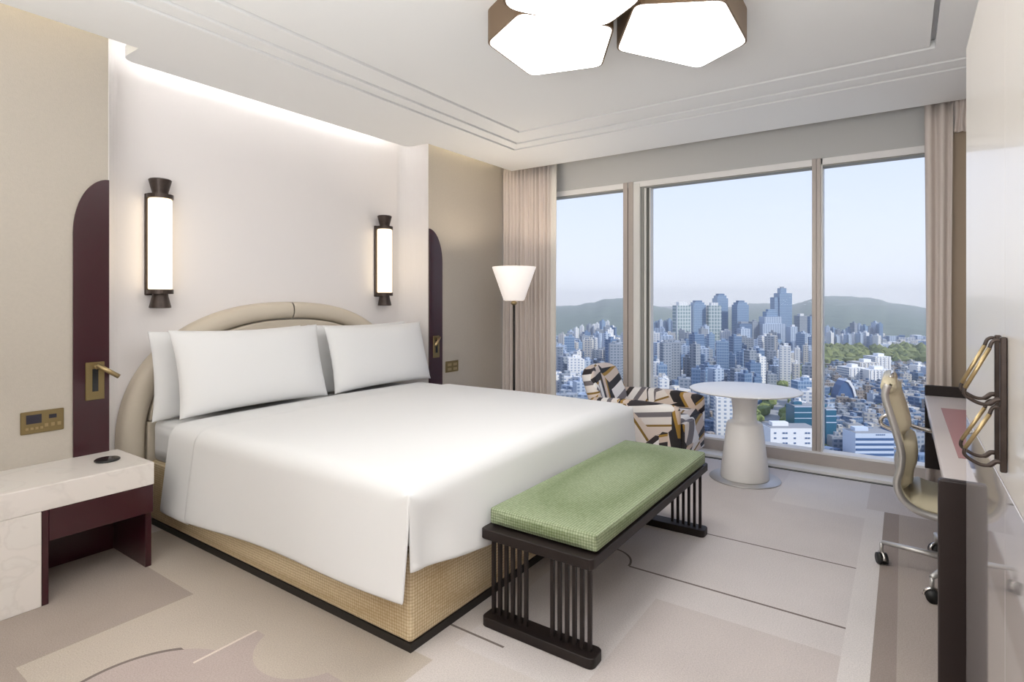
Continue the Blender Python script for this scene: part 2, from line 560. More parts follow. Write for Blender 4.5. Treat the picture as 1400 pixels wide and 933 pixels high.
tr = [(-1.2, 4.34, -0.60, 2.99), (-1.05, 4.19, -0.45, 2.862), (-0.8, 3.93, -0.147, 2.657)]
zs = [ZC, ZC + 0.014, ZC + 0.028, ZC + 0.046]
# outer field, split into four slabs round the tray
x0, x1, y0, y1 = tr[0]
prism('ceiling_border', [(XB, y1)] + [(VAL, y1)] + edge[::-1], zs[0], zs[0] + 0.06, M_ceil, cl)
prism('ceiling_border', rect_pts(XB, VAL, YR, y0), zs[0], zs[0] + 0.06, M_ceil, cl)
prism('ceiling_border', rect_pts(x1, VAL, y0, y1), zs[0], zs[0] + 0.06, M_ceil, cl)
prism('ceiling_border', rect_pts(XB, x0, y0, y1), zs[0], zs[0] + 0.06, M_ceil, cl)
G = 0.024      # shadow gaps between the ceiling fields
for k in range(2):
    a, c = tr[k], tr[k + 1]
    a = (a[0] + G, a[1] - G, a[2] + G, a[3] - G)
    for q in (rect_pts(a[0], a[1], c[3], a[3]), rect_pts(a[0], a[1], a[2], c[2]), rect_pts(a[0], c[0], c[2], c[3]), rect_pts(c[1], a[1], c[2], c[3])):
        prism('tray_step', q, ZC + 0.004 * (k + 1), ZC + 0.055, M_ceil, cl)
prism('tray_field', rect_pts(tr[2][0] + G, tr[2][1] - G, tr[2][2] + G, tr[2][3] - G), ZC + 0.012, ZC + 0.05, M_ceil, cl)
prism('tray_backing', rect_pts(tr[0][0] - 0.05, tr[0][1] + 0.05, tr[0][2] - 0.05, tr[0][3] + 0.05), ZC + 0.0605, ZC + 0.075, M_ceil, cl)

# LED strips lying in the cove, on the upper side of the ceiling edge
def led(name, x0, x1, y, m, label):
    t = tag(box(name, x0, x1, y - 0.012, y + 0.012, ZC + 0.061, ZC + 0.069, m), label, 'light strip')
    return t
led('cove_light_strip', lx0 + 0.05, lx1 - 0.05, LIPN - 0.035, M_led, 'bright white light strip hidden above the headboard wall')
led('cove_light_strip', XB + 0.1, 1.28, LIPY - 0.035, M_led_w, 'warm light strip in the cove above the nightstand wall')
led('cove_light_strip', 3.80, 4.95, LIPY - 0.035, M_led_w, 'warm light strip in the cove near the curtain')

# burgundy half-arch panels at both ends of the niche
def arch(x_in, x_out, label):
    pts = [(x_in, 0.02), (x_in, 2.075)]
    n = 14
    for k in range(1, n + 1):
        a = math.pi / 2 * k / n
        pts.append((x_in + (x_out - x_in) * math.sin(a), 1.757 + 0.318 * math.cos(a)))
    pts.append((x_out, 0.02))
    o = prism('arched_wall_panel', pts, YB - 0.012, YB - 0.0005, M_burg, None, 'y', bev=0.002, seg=1)
    return tag(o, label, 'wall panel', 'burgundy arched panels')
arch(1.308, 1.14, 'burgundy lacquered half-arch panel above the marble nightstand')
arch(3.914, 4.10, 'burgundy lacquered half-arch panel on the wall nearer the window')

# ------------------------------------------------------------------ window
wd = thing('window_1', (XW, 1.4, 0.03), 'tall three-pane window looking out over the city', 'window', kind='structure')
GX = 5.40
ZH, ZR = 2.575, 0.142
box('sill_ledge', 5.11, XW, YR, YB, 0.0, 0.03, M_sill, wd, 0.003, 1)
box('floor_gap', 5.085, 5.11, YR, YB, 0.0, 0.006, M_frame_d, wd)
box('bottom_rail', XW, GX + 0.03, YR, YB, 0.03, ZR - 0.02, M_frame, wd)
box('rail_cap', XW - 0.003, GX, YR, YB, ZR - 0.02, ZR, M_sill, wd, 0.003, 1)
box('top_rail', XW + 0.01, GX + 0.03, YR, YB, ZH - 0.055, ZH, M_sill, wd, 0.003, 1)
box('top_gasket', XW + 0.02, GX + 0.01, YR, YB, ZH - 0.068, ZH - 0.055, M_frame_g, wd)
# first mullion: taupe face with a groove, then stepped white and grey sash frame
box('mullion', XW, GX + 0.03, 2.262, 2.31, ZR, ZH, M_frame, wd, 0.002, 1)
box('mullion', XW, GX + 0.03, 2.203, 2.255, ZR, ZH, M_frame, wd, 0.002, 1)
box('sash_stile', XW + 0.005, GX + 0.02, 2.135, 2.203, ZR, ZH - 0.02, M_frame_w, wd, 0.002, 1)
box('sash_stile', XW + 0.03, GX + 0.02, 2.105, 2.135, ZR, ZH - 0.06, M_frame_g, wd, 0.002, 1)
box('sash_stile', XW + 0.04, GX + 0.02, 2.082, 2.105, ZR, ZH - 0.06, M_frame_w, wd, 0.002, 1)
box('sash_stile', XW + 0.05, GX + 0.02, 2.06, 2.082, ZR, ZH - 0.06, M_frame_d, wd, 0.002, 1)
box('sash_stile', XW + 0.06, GX + 0.02, 2.045, 2.06, ZR, ZH - 0.06, M_frame_w, wd, 0.002, 1)
# second mullion
box('mullion', XW, GX + 0.03, 0.591, 0.623, ZR, ZH, M_frame, wd, 0.002, 1)
box('mullion', XW, GX + 0.03, 0.559, 0.589, ZR, ZH, M_frame, wd, 0.002, 1)
box('mullion_trim', XW + 0.01, GX + 0.03, 0.545, 0.559, ZR, ZH, M_frame_w, wd, 0.002, 1)
box('mullion', XW, GX + 0.03, YB - 0.1, YB, ZR, ZH, M_frame, wd)
for (a, c) in ((0.623, 2.045), (2.31, YB - 0.1), (YR, 0.545)):
    box('pane', GX + 0.002, GX + 0.010, a, c, ZR - 0.005, ZH - 0.05, M_glass, wd)
structure(box('wall_side', 5.16, 5.28, YR, -0.282, 0.03, 2.62, M_tan), 'tan wall panel beside the window behind the desk')

# ------------------------------------------------------------------ curtains
def curtain(name, y0, y1, folds, amp, xc, z0, z1, m, parent, seed):
    rnd = random.Random(seed)
    n = folds * 8
    ph = [rnd.uniform(-0.5, 0.5) for _ in range(folds + 1)]
    am = [rnd.uniform(0.6, 1.2) for _ in range(folds + 1)]
    rows = []
    nz = 10
    for j in range(nz + 1):
        t = j / nz
        z = z0 + (z1 - z0) * t
        r = []
        for i in range(n + 1):
            f = i / 8
            k = min(folds, int(f))
            w = am[k] * (0.85 + 0.25 * (1 - t))
            x = xc + amp * w * math.sin(2 * math.pi * f + ph[k] * 0.3 + 0.25 * math.sin(3 * t + k))
            y = y0 + (y1 - y0) * (i / n) + 0.006 * math.sin(4 * t + k * 1.7)
            r.append((x, y, z))
        rows.append(r)
    return surf(name, rows, m, parent, thick=0.004)
t = thing('curtain', (5.1, 3.35, 0.03), 'taupe pleated curtain drawn back behind the floor lamp', 'curtain', 'window curtains')
curtain('drape', 3.04, 3.665, 13, 0.028, 5.10, 0.035, 2.86, M_curt, t, 1)
curtain('lining', 2.985, 3.06, 1, 0.012, 5.11, 0.035, 2.86, M_sheer, t, 2)
t = thing('curtain', (5.1, -0.3, 0.03), 'taupe curtain gathered at the window edge above the desk', 'curtain', 'window curtains')
curtain('drape', -0.29, -0.135, 2, 0.032, 5.09, 0.035, 2.86, M_curt, t, 3)
curtain('header', -0.55, -0.30, 6, 0.02, 5.12, 2.60, 2.86, M_curt, t, 4)

# ------------------------------------------------------------------ ceiling lamp
cx_, cy_ = 2.45, 1.15
lamp = thing('ceiling_lamp', (cx_, cy_, ZC), 'ceiling lamp of three glowing pentagons in bronze bands', 'ceiling lamp')
def rounded(poly, r, n=5):
    out = []
    N = len(poly)
    for i in range(N):
        p = Vector(poly[i]); a = (Vector(poly[i - 1]) - p); c = (Vector(poly[(i + 1) % N]) - p)
        la, lc = a.length, c.length
        d = min(r, la * 0.4, lc * 0.4)
        p0, p1 = p + a.normalized() * d, p + c.normalized() * d
        for k in range(n + 1):
            u = k / n
            q = p0 * (1 - u) ** 2 + p * 2 * u * (1 - u) + p1 * u * u
            out.append((q.x, q.y))
    return out
def scale_poly(poly, d):
    c = Vector((sum(p[0] for p in poly) / len(poly), sum(p[1] for p in poly) / len(poly)))
    out = []
    for p in poly:
        v = Vector(p) - c
        v = v * ((v.length - d) / v.length)
        out.append(tuple(c + v))
    return out
pents = [([(2.19, 1.678), (2.04, 1.38), (2.40, 1.09), (2.77, 1.333), (2.66, 1.718)], 2.66, 2.845, 0.045),
         ([(2.628, 1.190), (2.262, 0.94), (2.446, 0.61), (2.92, 0.620), (3.095, 0.91)], 2.66, 2.845, 0.045),
         ([(1.87, 1.36), (2.275, 1.09), (2.13, 0.83), (1.84, 0.74), (1.60, 1.08)], 2.60, 2.845, 0.09)]
for pts, zb, zt, rr in pents:
    ro = rounded(pts, rr)
    ri = rounded(scale_poly(pts, 0.012), rr - 0.004)
    band = prism('bronze_band', ro, zb, zt, M_lampmetal, lamp)
    prism('diffuser', ri, zb - 0.0015, zb + 0.004, M_panel_light, lamp)

# ------------------------------------------------------------------ wall sconces
def sconce(x, label):
    y = YN - 0.075
    t = thing('wall_sconce', (x, y, 1.35), label, 'wall lamp', 'pair of wall sconces')
    box('back_plate', x - 0.062, x + 0.040, YN - 0.022, YN - 0.0005, 1.43, 2.075, M_bronze, t, 0.003, 1)
    box('bracket', x - 0.02, x + 0.02, y, YN - 0.01, 1.44, 1.462, M_bronze, t)
    box('bracket', x - 0.02, x + 0.02, y, YN - 0.01, 2.045, 2.067, M_bronze, t)
    lathe('glass_tube', [(0, 1.466), (0.060, 1.466), (0.066, 1.472), (0.066, 2.036), (0.060, 2.042), (0, 2.042)], x, y, M_scon, t, 32)
    lathe('cap_ring', [(0, 2.042), (0.074, 2.042), (0.074, 2.068), (0, 2.068)], x, y, M_bronze, t, 32, False)
    lathe('cap_ring', [(0, 1.438), (0.074, 1.438), (0.074, 1.466), (0, 1.466)], x, y, M_bronze, t, 32, False)
    lathe('finial', [(0, 2.068), (0.044, 2.068), (0.046, 2.085), (0.065, 2.16), (0.058, 2.166), (0, 2.163)], x, y, M_bronze, t, 28, False)
    lathe('finial', [(0, 1.438), (0.044, 1.438), (0.046, 1.422), (0.062, 1.352), (0.055, 1.348), (0, 1.348)], x, y, M_bronze, t, 28, False)
    return t
sconce(1.66, 'bronze cylinder sconce with glowing glass above the nightstand side pillow')
sconce(3.545, 'bronze cylinder sconce with glowing glass nearer the window')

# ------------------------------------------------------------------ headboard
def superarc(a, b, n_exp, z0, k0, k1, n=30, cx=2.60):
    pts = []
    for k in range(n + 1):
        th = k0 + (k1 - k0) * k / n
        c, s = math.cos(th), math.sin(th)
        pts.append((cx + a * math.copysign(abs(c) ** (2 / n_exp), c), z0 + b * abs(s) ** (2 / n_exp)))
    return pts
HZ0 = 0.50
hb = thing('headboard', (2.6, YN - 0.05, 0.05), 'cream leather arched headboard with a padded rim', 'headboard')
def rim(k0, k1, nm):
    """padded rim piece: half-round section swept along the arch"""
    n = 34
    o = superarc(1.165, 0.885, 2.3, HZ0, k0, k1, n)
    i = superarc(1.020, 0.755, 2.3, HZ0, k0, k1, n)
    if k0 == math.pi / 2:
        o.append((2.6 - 1.165, 0.06)); i.append((2.6 - 1.02, 0.06))
    else:
        o.insert(0, (2.6 + 1.165, 0.06)); i.insert(0, (2.6 + 1.02, 0.06))
    rows = []
    for p, q in zip(o, i):
        ring = []
        for s in range(13):
            u = s / 12
            w = 0.5 - 0.5 * math.cos(math.pi * u)
            d = 0.095 * math.sin(math.pi * u) ** 0.45 if 0 < u < 1 else 0
            ring.append((p[0] + (q[0] - p[0]) * w, YN - 0.004 - d, p[1] + (q[1] - p[1]) * w))
        rows.append(ring)
    return surf('rim_cushion', rows, M_leather, hb)
rim(math.pi / 2 + 0.0, math.pi, 'l')
o_ = rim(0.0, math.pi / 2 - 0.004, 'r')
inner = superarc(1.014, 0.750, 2.3, HZ0, 0, math.pi, 44)
up_poly = [p for p in inner if p[1] > 0.64]
up_poly = [(up_poly[0][0] + 0.002, 0.64)] + up_poly + [(up_poly[-1][0] - 0.002, 0.64)]
prism('back_cushion', up_poly, YN - 0.075, YN - 0.003, M_leather, hb, 'y', bev=0.012, seg=3)
prism('back_cushion', [(1.59, 0.06), (3.61, 0.06), (3.61, 0.635), (1.59, 0.635)], YN - 0.075, YN - 0.003, M_leather, hb, 'y', bev=0.012, seg=3)

# ------------------------------------------------------------------ bed
bed = thing('bed', (2.6, 2.7, 0), 'king size bed with a woven beige base and white mattress', 'bed')
box('plinth', 1.60, 3.60, 1.60, 3.85, 0.0, 0.035, M_plinth, bed)
rbox('base', 1.596, 3.604, 1.597, 3.86, 0.035, 0.40, M_base, bed, 0.02, 3, 0.012)
rbox('mattress', 1.60, 3.60, 1.62, 3.84, 0.395, 0.655, M_linen, bed, 0.06, 4, 0.006)

def ztop(x, y):
    u = (x - 2.6) / 1.05
    return 0.690 - 0.012 * u * u + 0.006 * math.sin(3.1 * x + 1.7 * y) * math.cos(2.3 * y)

def drape(name, y_head, y_foot, x_half, hem_l, hem_r, lift, foot, m, label):
    """a sheet lying on the bed: top, rounded edges, hanging sides and, if foot, a hanging foot end with open corners"""
    R, NR, NT, NS, NY, NF = 0.085, 5, 26, 8, 34, 8
    cols = []          # (kind, x, drop, s) across
    for k in range(NS, 0, -1):
        cols.append(('h', -1, k / NS))
    for k in range(NR, 0, -1):
        cols.append(('r', -1, k / NR))
    for k in range(NT + 1):
        cols.append(('t', 0, k / NT))
    for k in range(1, NR + 1):
        cols.append(('r', 1, k / NR))
    for k in range(1, NS + 1):
        cols.append(('h', 1, k / NS))
    rws = [('t', k / NY) for k in range(NY + 1)]
    if foot:
        rws += [('r', k / NR) for k in range(1, NR + 1)] + [('h', k / NF) for k in range(1, NF + 1)]
    xi = x_half - R
    yi = y_foot + R if foot else y_foot
    rows = []
    for rk, rv in rws:
        row = []
        for ck, side, cv in cols:
            # along the bed
            if rk == 't':
                y = y_head + (yi - y_head) * rv; fd = 0.0; fang = 0.0
            elif rk == 'r':
                a = rv * math.pi / 2
                y = yi - R * math.sin(a); fd = R * (1 - math.cos(a))
            else:
                y = y_foot; fd = R
            # across
            if ck == 't':
                x = 2.6 - xi + 2 * xi * cv; sd = 0.0
            elif ck == 'r':
                a = cv * math.pi / 2
                x = 2.6 + side * (xi + R * math.sin(a)); sd = R * (1 - math.cos(a))
            else:
                x = 2.6 + side * x_half; sd = R
            zt = ztop(min(max(x, 2.6 - xi), 2.6 + xi), max(y, yi)) + lift
            wf = 1.0 if ck == 't' else (1 - cv if ck == 'r' else 0.0)
            ws = 1.0 if rk == 't' else (1 - 0.9 * rv if rk == 'r' else 0.1)
            if rk == 'h':
                hem = 0.365 - 0.05 * min(1.0, max(0.0, (x - 1.55) / 0.5))
                if x > 3.2: hem = 0.33
                z0 = zt - R - (sd * ws if ck == 'r' else 0)
                z = z0 + (hem - z0) * rv
                near = math.exp(-((x - 1.64) / 0.055) ** 2)
                y = y_foot + 0.030 * near * math.sin(min(1, rv * 1.6) * math.pi / 2) - 0.012 * rv * math.sin((x - 1.7) * 5.2) - 0.035 * rv
                if ck == 'r' and side == -1: y += 0.02 * cv * rv
                row.append((x, y, z))
                continue
            if ck == 'h':
                hem = hem_l(y) if side < 0 else hem_r
                z0 = zt - R
                z = z0 + (hem - z0) * cv
                fl = 0.018 * math.sin((y - 1.5) * 4.1 + 0.6) * cv + 0.035 * cv
                x += side * fl
                if rk == 'r':
                    y -= 0.012 * cv + 0.004
                row.append((x, y, z))
                continue
            row.append((x, y, zt - fd * (wf if rk == 'r' else 1) - sd * (ws if rk == 'r' else 1)))
        rows.append(row)
    nc = len(cols)
    def skip(i, j):
        if not foot: return False
        side_hang = i < NS or i >= nc - 1 - NS
        foot_hang = j >= NY + NR
        return side_hang and foot_hang
    o = surf(name, rows, m, None, thick=0.012, sub=1, skip=skip)
    return tag(o, label, 'bedding')
drape('duvet', 3.17, 1.535, 1.075, lambda y: 0.204 + (3.155 - y) / 1.6 * 0.063, 0.25, 0.010, True, M_linen, 'smooth white duvet spread over the bed with hanging sides')
drape('folded_sheet', 3.47, 3.135, 1.066, lambda y: 0.193, 0.25, -0.003, False, M_linen, 'white turned-down sheet across the bed below the pillows')

def pillow(x0, x1, yb, zb, h, lean, thick, label, roll=0.0):
    n = 22
    w = x1 - x0
    xc = (x0 + x1) / 2
    rows = []
    def pt(u, v, sgn):
        pin = 0.045
        px = u * w / 2 * (1 - pin * (1 - v * v) * abs(u) ** 3)
        pz = v * h / 2 * (1 - 0.07 * (1 - u * u) * abs(v) ** 3)
        d = thick / 2 * ((1 - abs(u) ** 3.2) * (1 - abs(v) ** 3.0)) ** 0.55
        d *= 1.0 + 0.10 * math.sin(3 * u + 1.3 * v)
        d += 0.0015
        a, b, c = px, sgn * d, pz + h / 2
        ca, sa = math.cos(lean), math.sin(lean)
        b2, c2 = b * ca + c * sa, -b * sa + c * ca
        cr, sr = math.cos(roll), math.sin(roll)
        return (xc + a * cr - (c2 - h / 2) * sr, yb + b2, zb + (c2 - h / 2) * cr + a * sr + h / 2)
    bm = bmesh.new()
    g = {}
    for sgn in (-1, 1):
        for j in range(n + 1):
            for i in range(n + 1):
                u, v = -1 + 2 * i / n, -1 + 2 * j / n
                u = math.copysign(1 - (1 - abs(u)) ** 1.4, u); v = math.copysign(1 - (1 - abs(v)) ** 1.4, v)
                g[sgn, i, j] = bm.verts.new(pt(u, v, sgn))
        for j in range(n):
            for i in range(n):
                f = [g[sgn, i, j], g[sgn, i + 1, j], g[sgn, i + 1, j + 1], g[sgn, i, j + 1]]
                bm.faces.new(f if sgn < 0 else f[::-1])
    loop = [(i, 0) for i in range(n)] + [(n, j) for j in range(n)] + [(i, n) for i in range(n, 0, -1)] + [(0, j) for j in range(n, 0, -1)]
    for k in range(len(loop)):
        a, b = loop[k], loop[(k + 1) % len(loop)]
        bm.faces.new((g[-1, a[0], a[1]], g[1, a[0], a[1]], g[1, b[0], b[1]], g[-1, b[0], b[1]]))
    bmesh.ops.recalc_face_normals(bm, faces=bm.faces)
    o = from_bm('pillow', bm, M_linen, None, True)
    return tag(o, label, 'pillow', 'white bed pillows')
pillow(1.545, 2.60, 3.715, 0.66, 0.55, 0.10, 0.12, 'white pillow propped behind the front pillow on the nightstand side')
pillow(2.66, 3.69, 3.715, 0.66, 0.55, 0.10, 0.12, 'white pillow propped behind the front pillow on the window side')
pillow(1.60, 2.64, 3.49, 0.694, 0.54, 0.26, 0.19, 'white pillow leaning in front on the nightstand side')
pillow(2.70, 3.74, 3.49, 0.694, 0.525, 0.26, 0.19, 'white pillow leaning in front on the window side')

# ------------------------------------------------------------------ nightstand
ns = thing('nightstand', (0.8, 3.45, 0), 'marble topped nightstand with burgundy drawer and open foot', 'nightstand')
box('marble_top', 0.10, 1.353, 3.224, YB - 0.002, 0.434, 0.55, M_marble, ns, 0.004, 2)
box('marble_leg', 0.10, 0.883, 3.224, YB - 0.002, 0.0, 0.4335, M_marble, ns, 0.003, 1)
box('drawer_front', 0.911, 1.350, 3.228, 3.25, 0.289, 0.4335, M_burg, ns, 0.002, 1)
box('drawer_box', 0.912, 1.345, 3.251, YB - 0.03, 0.295, 0.433, M_burg, ns)
box('side_panel', 1.322, 1.351, 3.252, YB - 0.003, 0.0, 0.2885, M_burg, ns, 0.002, 1)
box('back_panel', 0.911, 1.321, 3.655, 3.664, 0.0, 0.2885, M_burg, ns)
box('side_panel', 0.884, 0.910, 3.228, YB - 0.003, 0.0, 0.4335, M_burg, ns, 0.002, 1)
tag(lathe('charging_pad', [(0, 0.5505), (0.055, 0.5505), (0.058, 0.553), (0.058, 0.558), (0.052, 0.562), (0, 0.562)], 1.222, 3.455, M_black, None, 36),
    'round glossy black charging pad on the marble nightstand', 'charging pad')

# wall fittings
def reading_lamp(x, side, label):
    t = thing('reading_lamp', (x, YB - 0.012, 0.85), label, 'reading lamp', 'brass bedside reading lamps')
    y = YB - 0.012
    box('wall_plate', x - 0.045, x + 0.045, y - 0.008, y - 0.0005, 0.848, 1.057, M_brass, t, 0.003, 1)
    box('recess', x - 0.014, x + 0.014, y - 0.0095, y - 0.0082, 0.895, 1.02, M_black, t)
    tube('hinge', [(x, y - 0.009, 1.03), (x, y - 0.034, 1.03)], 0.011, M_brass_l, t, 14)
    tube('lamp_tube', [(x - side * 0.004, y - 0.045, 1.043), (x + side * 0.09, y - 0.075, 0.972)], 0.0125, M_brass_l, t, 16)
    return t
reading_lamp(1.238, 1, 'brass swivel reading lamp on the burgundy panel by the nightstand')
reading_lamp(4.005, -1, 'brass swivel reading lamp on the burgundy panel near the window')

def control(x0, x1, z0, z1, full, label):
    t = thing('control_panel', ((x0 + x1) / 2, YB, z0), label, 'control panel', 'brass wall control panels')
    y = YB - 0.0005
    box('face_plate', x0, x1, y - 0.010, y, z0, z1, M_brass, t, 0.003, 1)
    w, h = x1 - x0, z1 - z0
    if full:
        box('display', x0 + w * 0.12, x0 + w * 0.47, y - 0.0112, y - 0.0102, z0 + h * 0.45, z0 + h * 0.85, M_display, t)
        for k in range(4):
            c = x0 + w * (0.14 + 0.11 * k)
            box('button', c - 0.006, c + 0.006, y - 0.0125, y - 0.0102, z0 + h * 0.18, z0 + h * 0.29, M_brass_l, t, 0.001, 1)
        box('display', x0 + w * 0.64, x0 + w * 0.82, y - 0.0112, y - 0.0102, z0 + h * 0.60, z0 + h * 0.78, M_display, t)
        for k in range(3):
            c = x0 + w * (0.58 + 0.15 * k)
            box('button', c - 0.008, c + 0.008, y - 0.0125, y - 0.0102, z0 + h * 0.24, z0 + h * 0.40, M_brass_l, t, 0.001, 1)
    else:
        for (a, c) in ((0.28, 0.28), (0.28, 0.68), (0.72, 0.28), (0.72, 0.68)):
            box('button', x0 + w * (a - 0.15), x0 + w * (a + 0.15), y - 0.0125, y - 0.0102, z0 + h * (c - 0.12), z0 + h * (c + 0.12), M_brass_l, t, 0.001, 1)
control(0.92, 1.10, 0.712, 0.826, True, 'brass wall control panel with dark display above the nightstand')
control(4.15, 4.34, 0.686, 0.796, False, 'brass switch plate with four buttons on the wall near the curtain')

# ------------------------------------------------------------------ bench
bn = thing('bench', (2.68, 1.225, 0), 'dark wood bench with slatted legs at the foot of the bed', 'bench')
bx0, bx1, by0, by1 = 1.905, 3.448, 0.958, 1.49
seat_poly = rounded(rect_pts(bx0, bx1, by0, by1), 0.025)
prism('seat_board', seat_poly, 0.378, 0.421, M_darkwood, bn, 'z', bev=0.003, seg=1)
bar_me = None
for xe in (bx0 + 0.052, bx1 - 0.052):
    foot_poly = rounded(rect_pts(xe - 0.047, xe + 0.047, by0, by1), 0.028)
    prism('foot_rail', foot_poly, 0.0, 0.042, M_darkwood, bn, 'z', bev=0.003, seg=1)
    for k in range(6):
        for yb in (by1 - 0.035 - 0.0335 * k, by0 + 0.035 + 0.0335 * k):
            if bar_me is None:
                bb = bmesh.new()
                bm_box(bb, -0.007, 0.007, -0.0072, 0.0072, 0.041, 0.379)
                bar_me = bpy.data.meshes.new('leg_bar')
                bb.to_mesh(bar_me); bb.free()
                bar_me.materials.append(M_darkwood)
            o = bpy.data.objects.new('leg_bar', bar_me)
            COL.objects.link(o)
            o.parent = bn
            o.location = Vector((xe, yb, 0)) - bn.location
cu = rbox('bench_cushion', bx0 + 0.048, bx1 - 0.048, by0 + 0.005, by1 - 0.015, 0.4275, 0.498, M_green, None, 0.018, 4, 0.006)
tag(cu, 'green woven cushion pad lying on the bench', 'cushion')

# ------------------------------------------------------------------ round table
tb = thing('round_table', (4.665, 1.02, 0), 'round white pedestal table by the window', 'table')
tx, ty = 4.665, 1.02
lathe('base_plate', [(0, 0), (0.258, 0), (0.262, 0.004), (0.258, 0.010), (0, 0.011)], tx, ty, M_steel, tb, 64)
lathe('pedestal', [(0, 0.0112), (0.176, 0.0112), (0.180, 0.018), (0.132, 0.43), (0.122, 0.445), (0.098, 0.447), (0.088, 0.47), (0.086, 0.53), (0.100, 0.64), (0.112, 0.672), (0, 0.672)], tx, ty, M_white_tab, tb, 56)
lathe('table_top', [(0, 0.6725), (0.30, 0.6725), (0.385, 0.684), (0.408, 0.692), (0.412, 0.697), (0.405, 0.701), (0, 0.702)], tx, ty, M_top_tab, tb, 72)

# ------------------------------------------------------------------ armchair
ac = thing('armchair', (4.72, 1.90, 0), 'low armchair in black white and gold patchwork fabric', 'armchair')
def sheet(name, rows, thick, parent=ac, m=M_patch):
    return surf(name, rows, m, parent, thick=thick, sub=1)
rbox('seat', 4.40, 5.04, 1.46, 2.10, 0.17, 0.445, M_patch, ac, 0.05, 4, 0.02)
# back: rounded padded shell, leaning away from the seat
rows = []
for j in range(9):
    v = j / 8
    z = 0.30 + 0.51 * v
    r = []
    for i in range(13):
        u = -1 + 2 * i / 12
        hw = 0.31 - 0.10 * max(0, v - 0.45) ** 1.5
        r.append((4.72 + u * hw, 2.16 + 0.16 * v - 0.05 * u * u + 0.03 * v * v, z - 0.05 * u ** 4 * v))
    rows.append(r)
b = sheet('backrest', rows, 0.12)
# arms: padded blocks that flare outward and slope up to the front
for nm, xa, xb in (('near', 4.33, 4.45), ('far', 4.99, 5.09)):
    rows = []
    for j in range(7):
        v = j / 6
        z = 0.14 + 0.425 * v
        r = []
        for i in range(9):
            u = i / 8
            y = 1.43 + 0.80 * u
            xm = (xa + xb) / 2
            flare = (-0.035 if nm == 'near' else 0.03) * v * math.sin(math.pi * (0.2 + 0.8 * (1 - u)))
            zz = z + 0.02 * v * math.sin(math.pi * u)
            r.append((xm + flare, y, zz))
        rows.append(r)
    sheet('armrest', rows, 0.105)
rbox('front_skirt', 4.44, 5.0, 1.425, 1.47, 0.12, 0.41, M_patch, ac, 0.02, 3, 0.01)
for (a, c) in ((4.42, 1.52), (5.0, 1.52), (4.42, 2.12), (5.0, 2.12)):
    tube('leg', [(a, c, 0.17), (a, c, 0.0)], [0.022, 0.015], M_darkwood, ac, 12)

# ------------------------------------------------------------------ floor lamp
fx, fy = 4.30, 2.965
fl = thing('floor_lamp', (fx, fy, 0), 'slim floor lamp with a conical white glass shade', 'floor lamp')
lathe('base', [(0, 0), (0.14, 0), (0.145, 0.006), (0.14, 0.018), (0.02, 0.024), (0, 0.024)], fx, fy, M_pole, fl, 40)
tube('pole', [(fx, fy, 0.024), (fx, fy, 1.352)], 0.0105, M_pole, fl, 14)
lathe('joint', [(0, 1.352), (0.016, 1.352), (0.030, 1.366), (0.030, 1.376), (0.018, 1.388), (0.014, 1.392), (0, 1.392)], fx, fy, M_brass_l, fl, 24)
lathe('lamp_shade', [(0, 1.392), (0.085, 1.393), (0.096, 1.398), (0.203, 1.700), (0.203, 1.706), (0.197, 1.706), (0.090, 1.402), (0, 1.400)], fx, fy, M_shade, fl, 48)
bl_d = bpy.data.lights.new('floor_lamp_bulb', 'POINT')
bl_d.energy = 14
bl_d.color = (1, 0.86, 0.68)
bl_d.shadow_soft_size = 0.04
bl = bpy.data.objects.new('floor_lamp_bulb', bl_d)
COL.objects.link(bl)
bl.location = (fx, fy, 1.60)

# ------------------------------------------------------------------ desk
dk = thing('desk', (3.7, -0.5, 0), 'long pale writing desk with dark leather end panels', 'desk')
box('desk_top', 2.572, 4.83, YR + 0.002, -0.125, 0.705, 0.74, M_desk, dk, 0.003, 1)
prism('end_panel', rounded([(-0.104, 0.0), (-0.104, 0.756), (-0.90, 0.756), (-0.90, 0.0)], 0.012, 3), 2.535, 2.571, M_dkleather, dk, 'x', bev=0.006, seg=2)
box('end_panel', 4.831, 4.875, -0.90, -0.125, 0.235, 0.808, M_darkwood, dk, 0.003, 1)
box('writing_pad', 2.99, 4.30, -0.72, -0.19, 0.7402, 0.743, M_pink, dk, 0.001, 1)
box('drawer', 4.0, 4.825, -0.90, -0.14, 0.60, 0.7045, M_darkwood, dk, 0.003, 1)

# ------------------------------------------------------------------ office chair
oc = thing('office_chair', (3.55, -0.23, 0), 'cream leather swivel chair with aluminium frame at the desk', 'chair')
rail_p = [(0.060, 0.985), (0.072, 0.93), (0.050, 0.84), (0.028, 0.76), (0.006, 0.66), (0.010, 0.58), (0.024, 0.51), (0.004, 0.442), (-0.05, 0.395), (-0.13, 0.375), (-0.25, 0.375), (-0.38, 0.385), (-0.50, 0.385), (-0.53, 0.37)]
def smooth_pts(p, n=4):
    out = []
    for i in range(len(p) - 1):
        p0 = p[max(0, i - 1)]; p1 = p[i]; p2 = p[i + 1]; p3 = p[min(len(p) - 1, i + 2)]
        for k in range(n):
            t = k / n
            out.append(tuple(0.5 * ((2 * p1[d]) + (-p0[d] + p2[d]) * t + (2 * p0[d] - 5 * p1[d] + 4 * p2[d] - p3[d]) * t * t + (-p0[d] + 3 * p1[d] - 3 * p2[d] + p3[d]) * t ** 3) for d in range(len(p1))))
    out.append(tuple(p[-1]))
    return out
rp_ = smooth_pts(rail_p)
CX0, CX1 = 3.31, 3.79
for x in (CX0, CX1):
    tube('side_rail', [(x, a, c) for a, c in rp_], 0.017, M_steel, oc, 10)
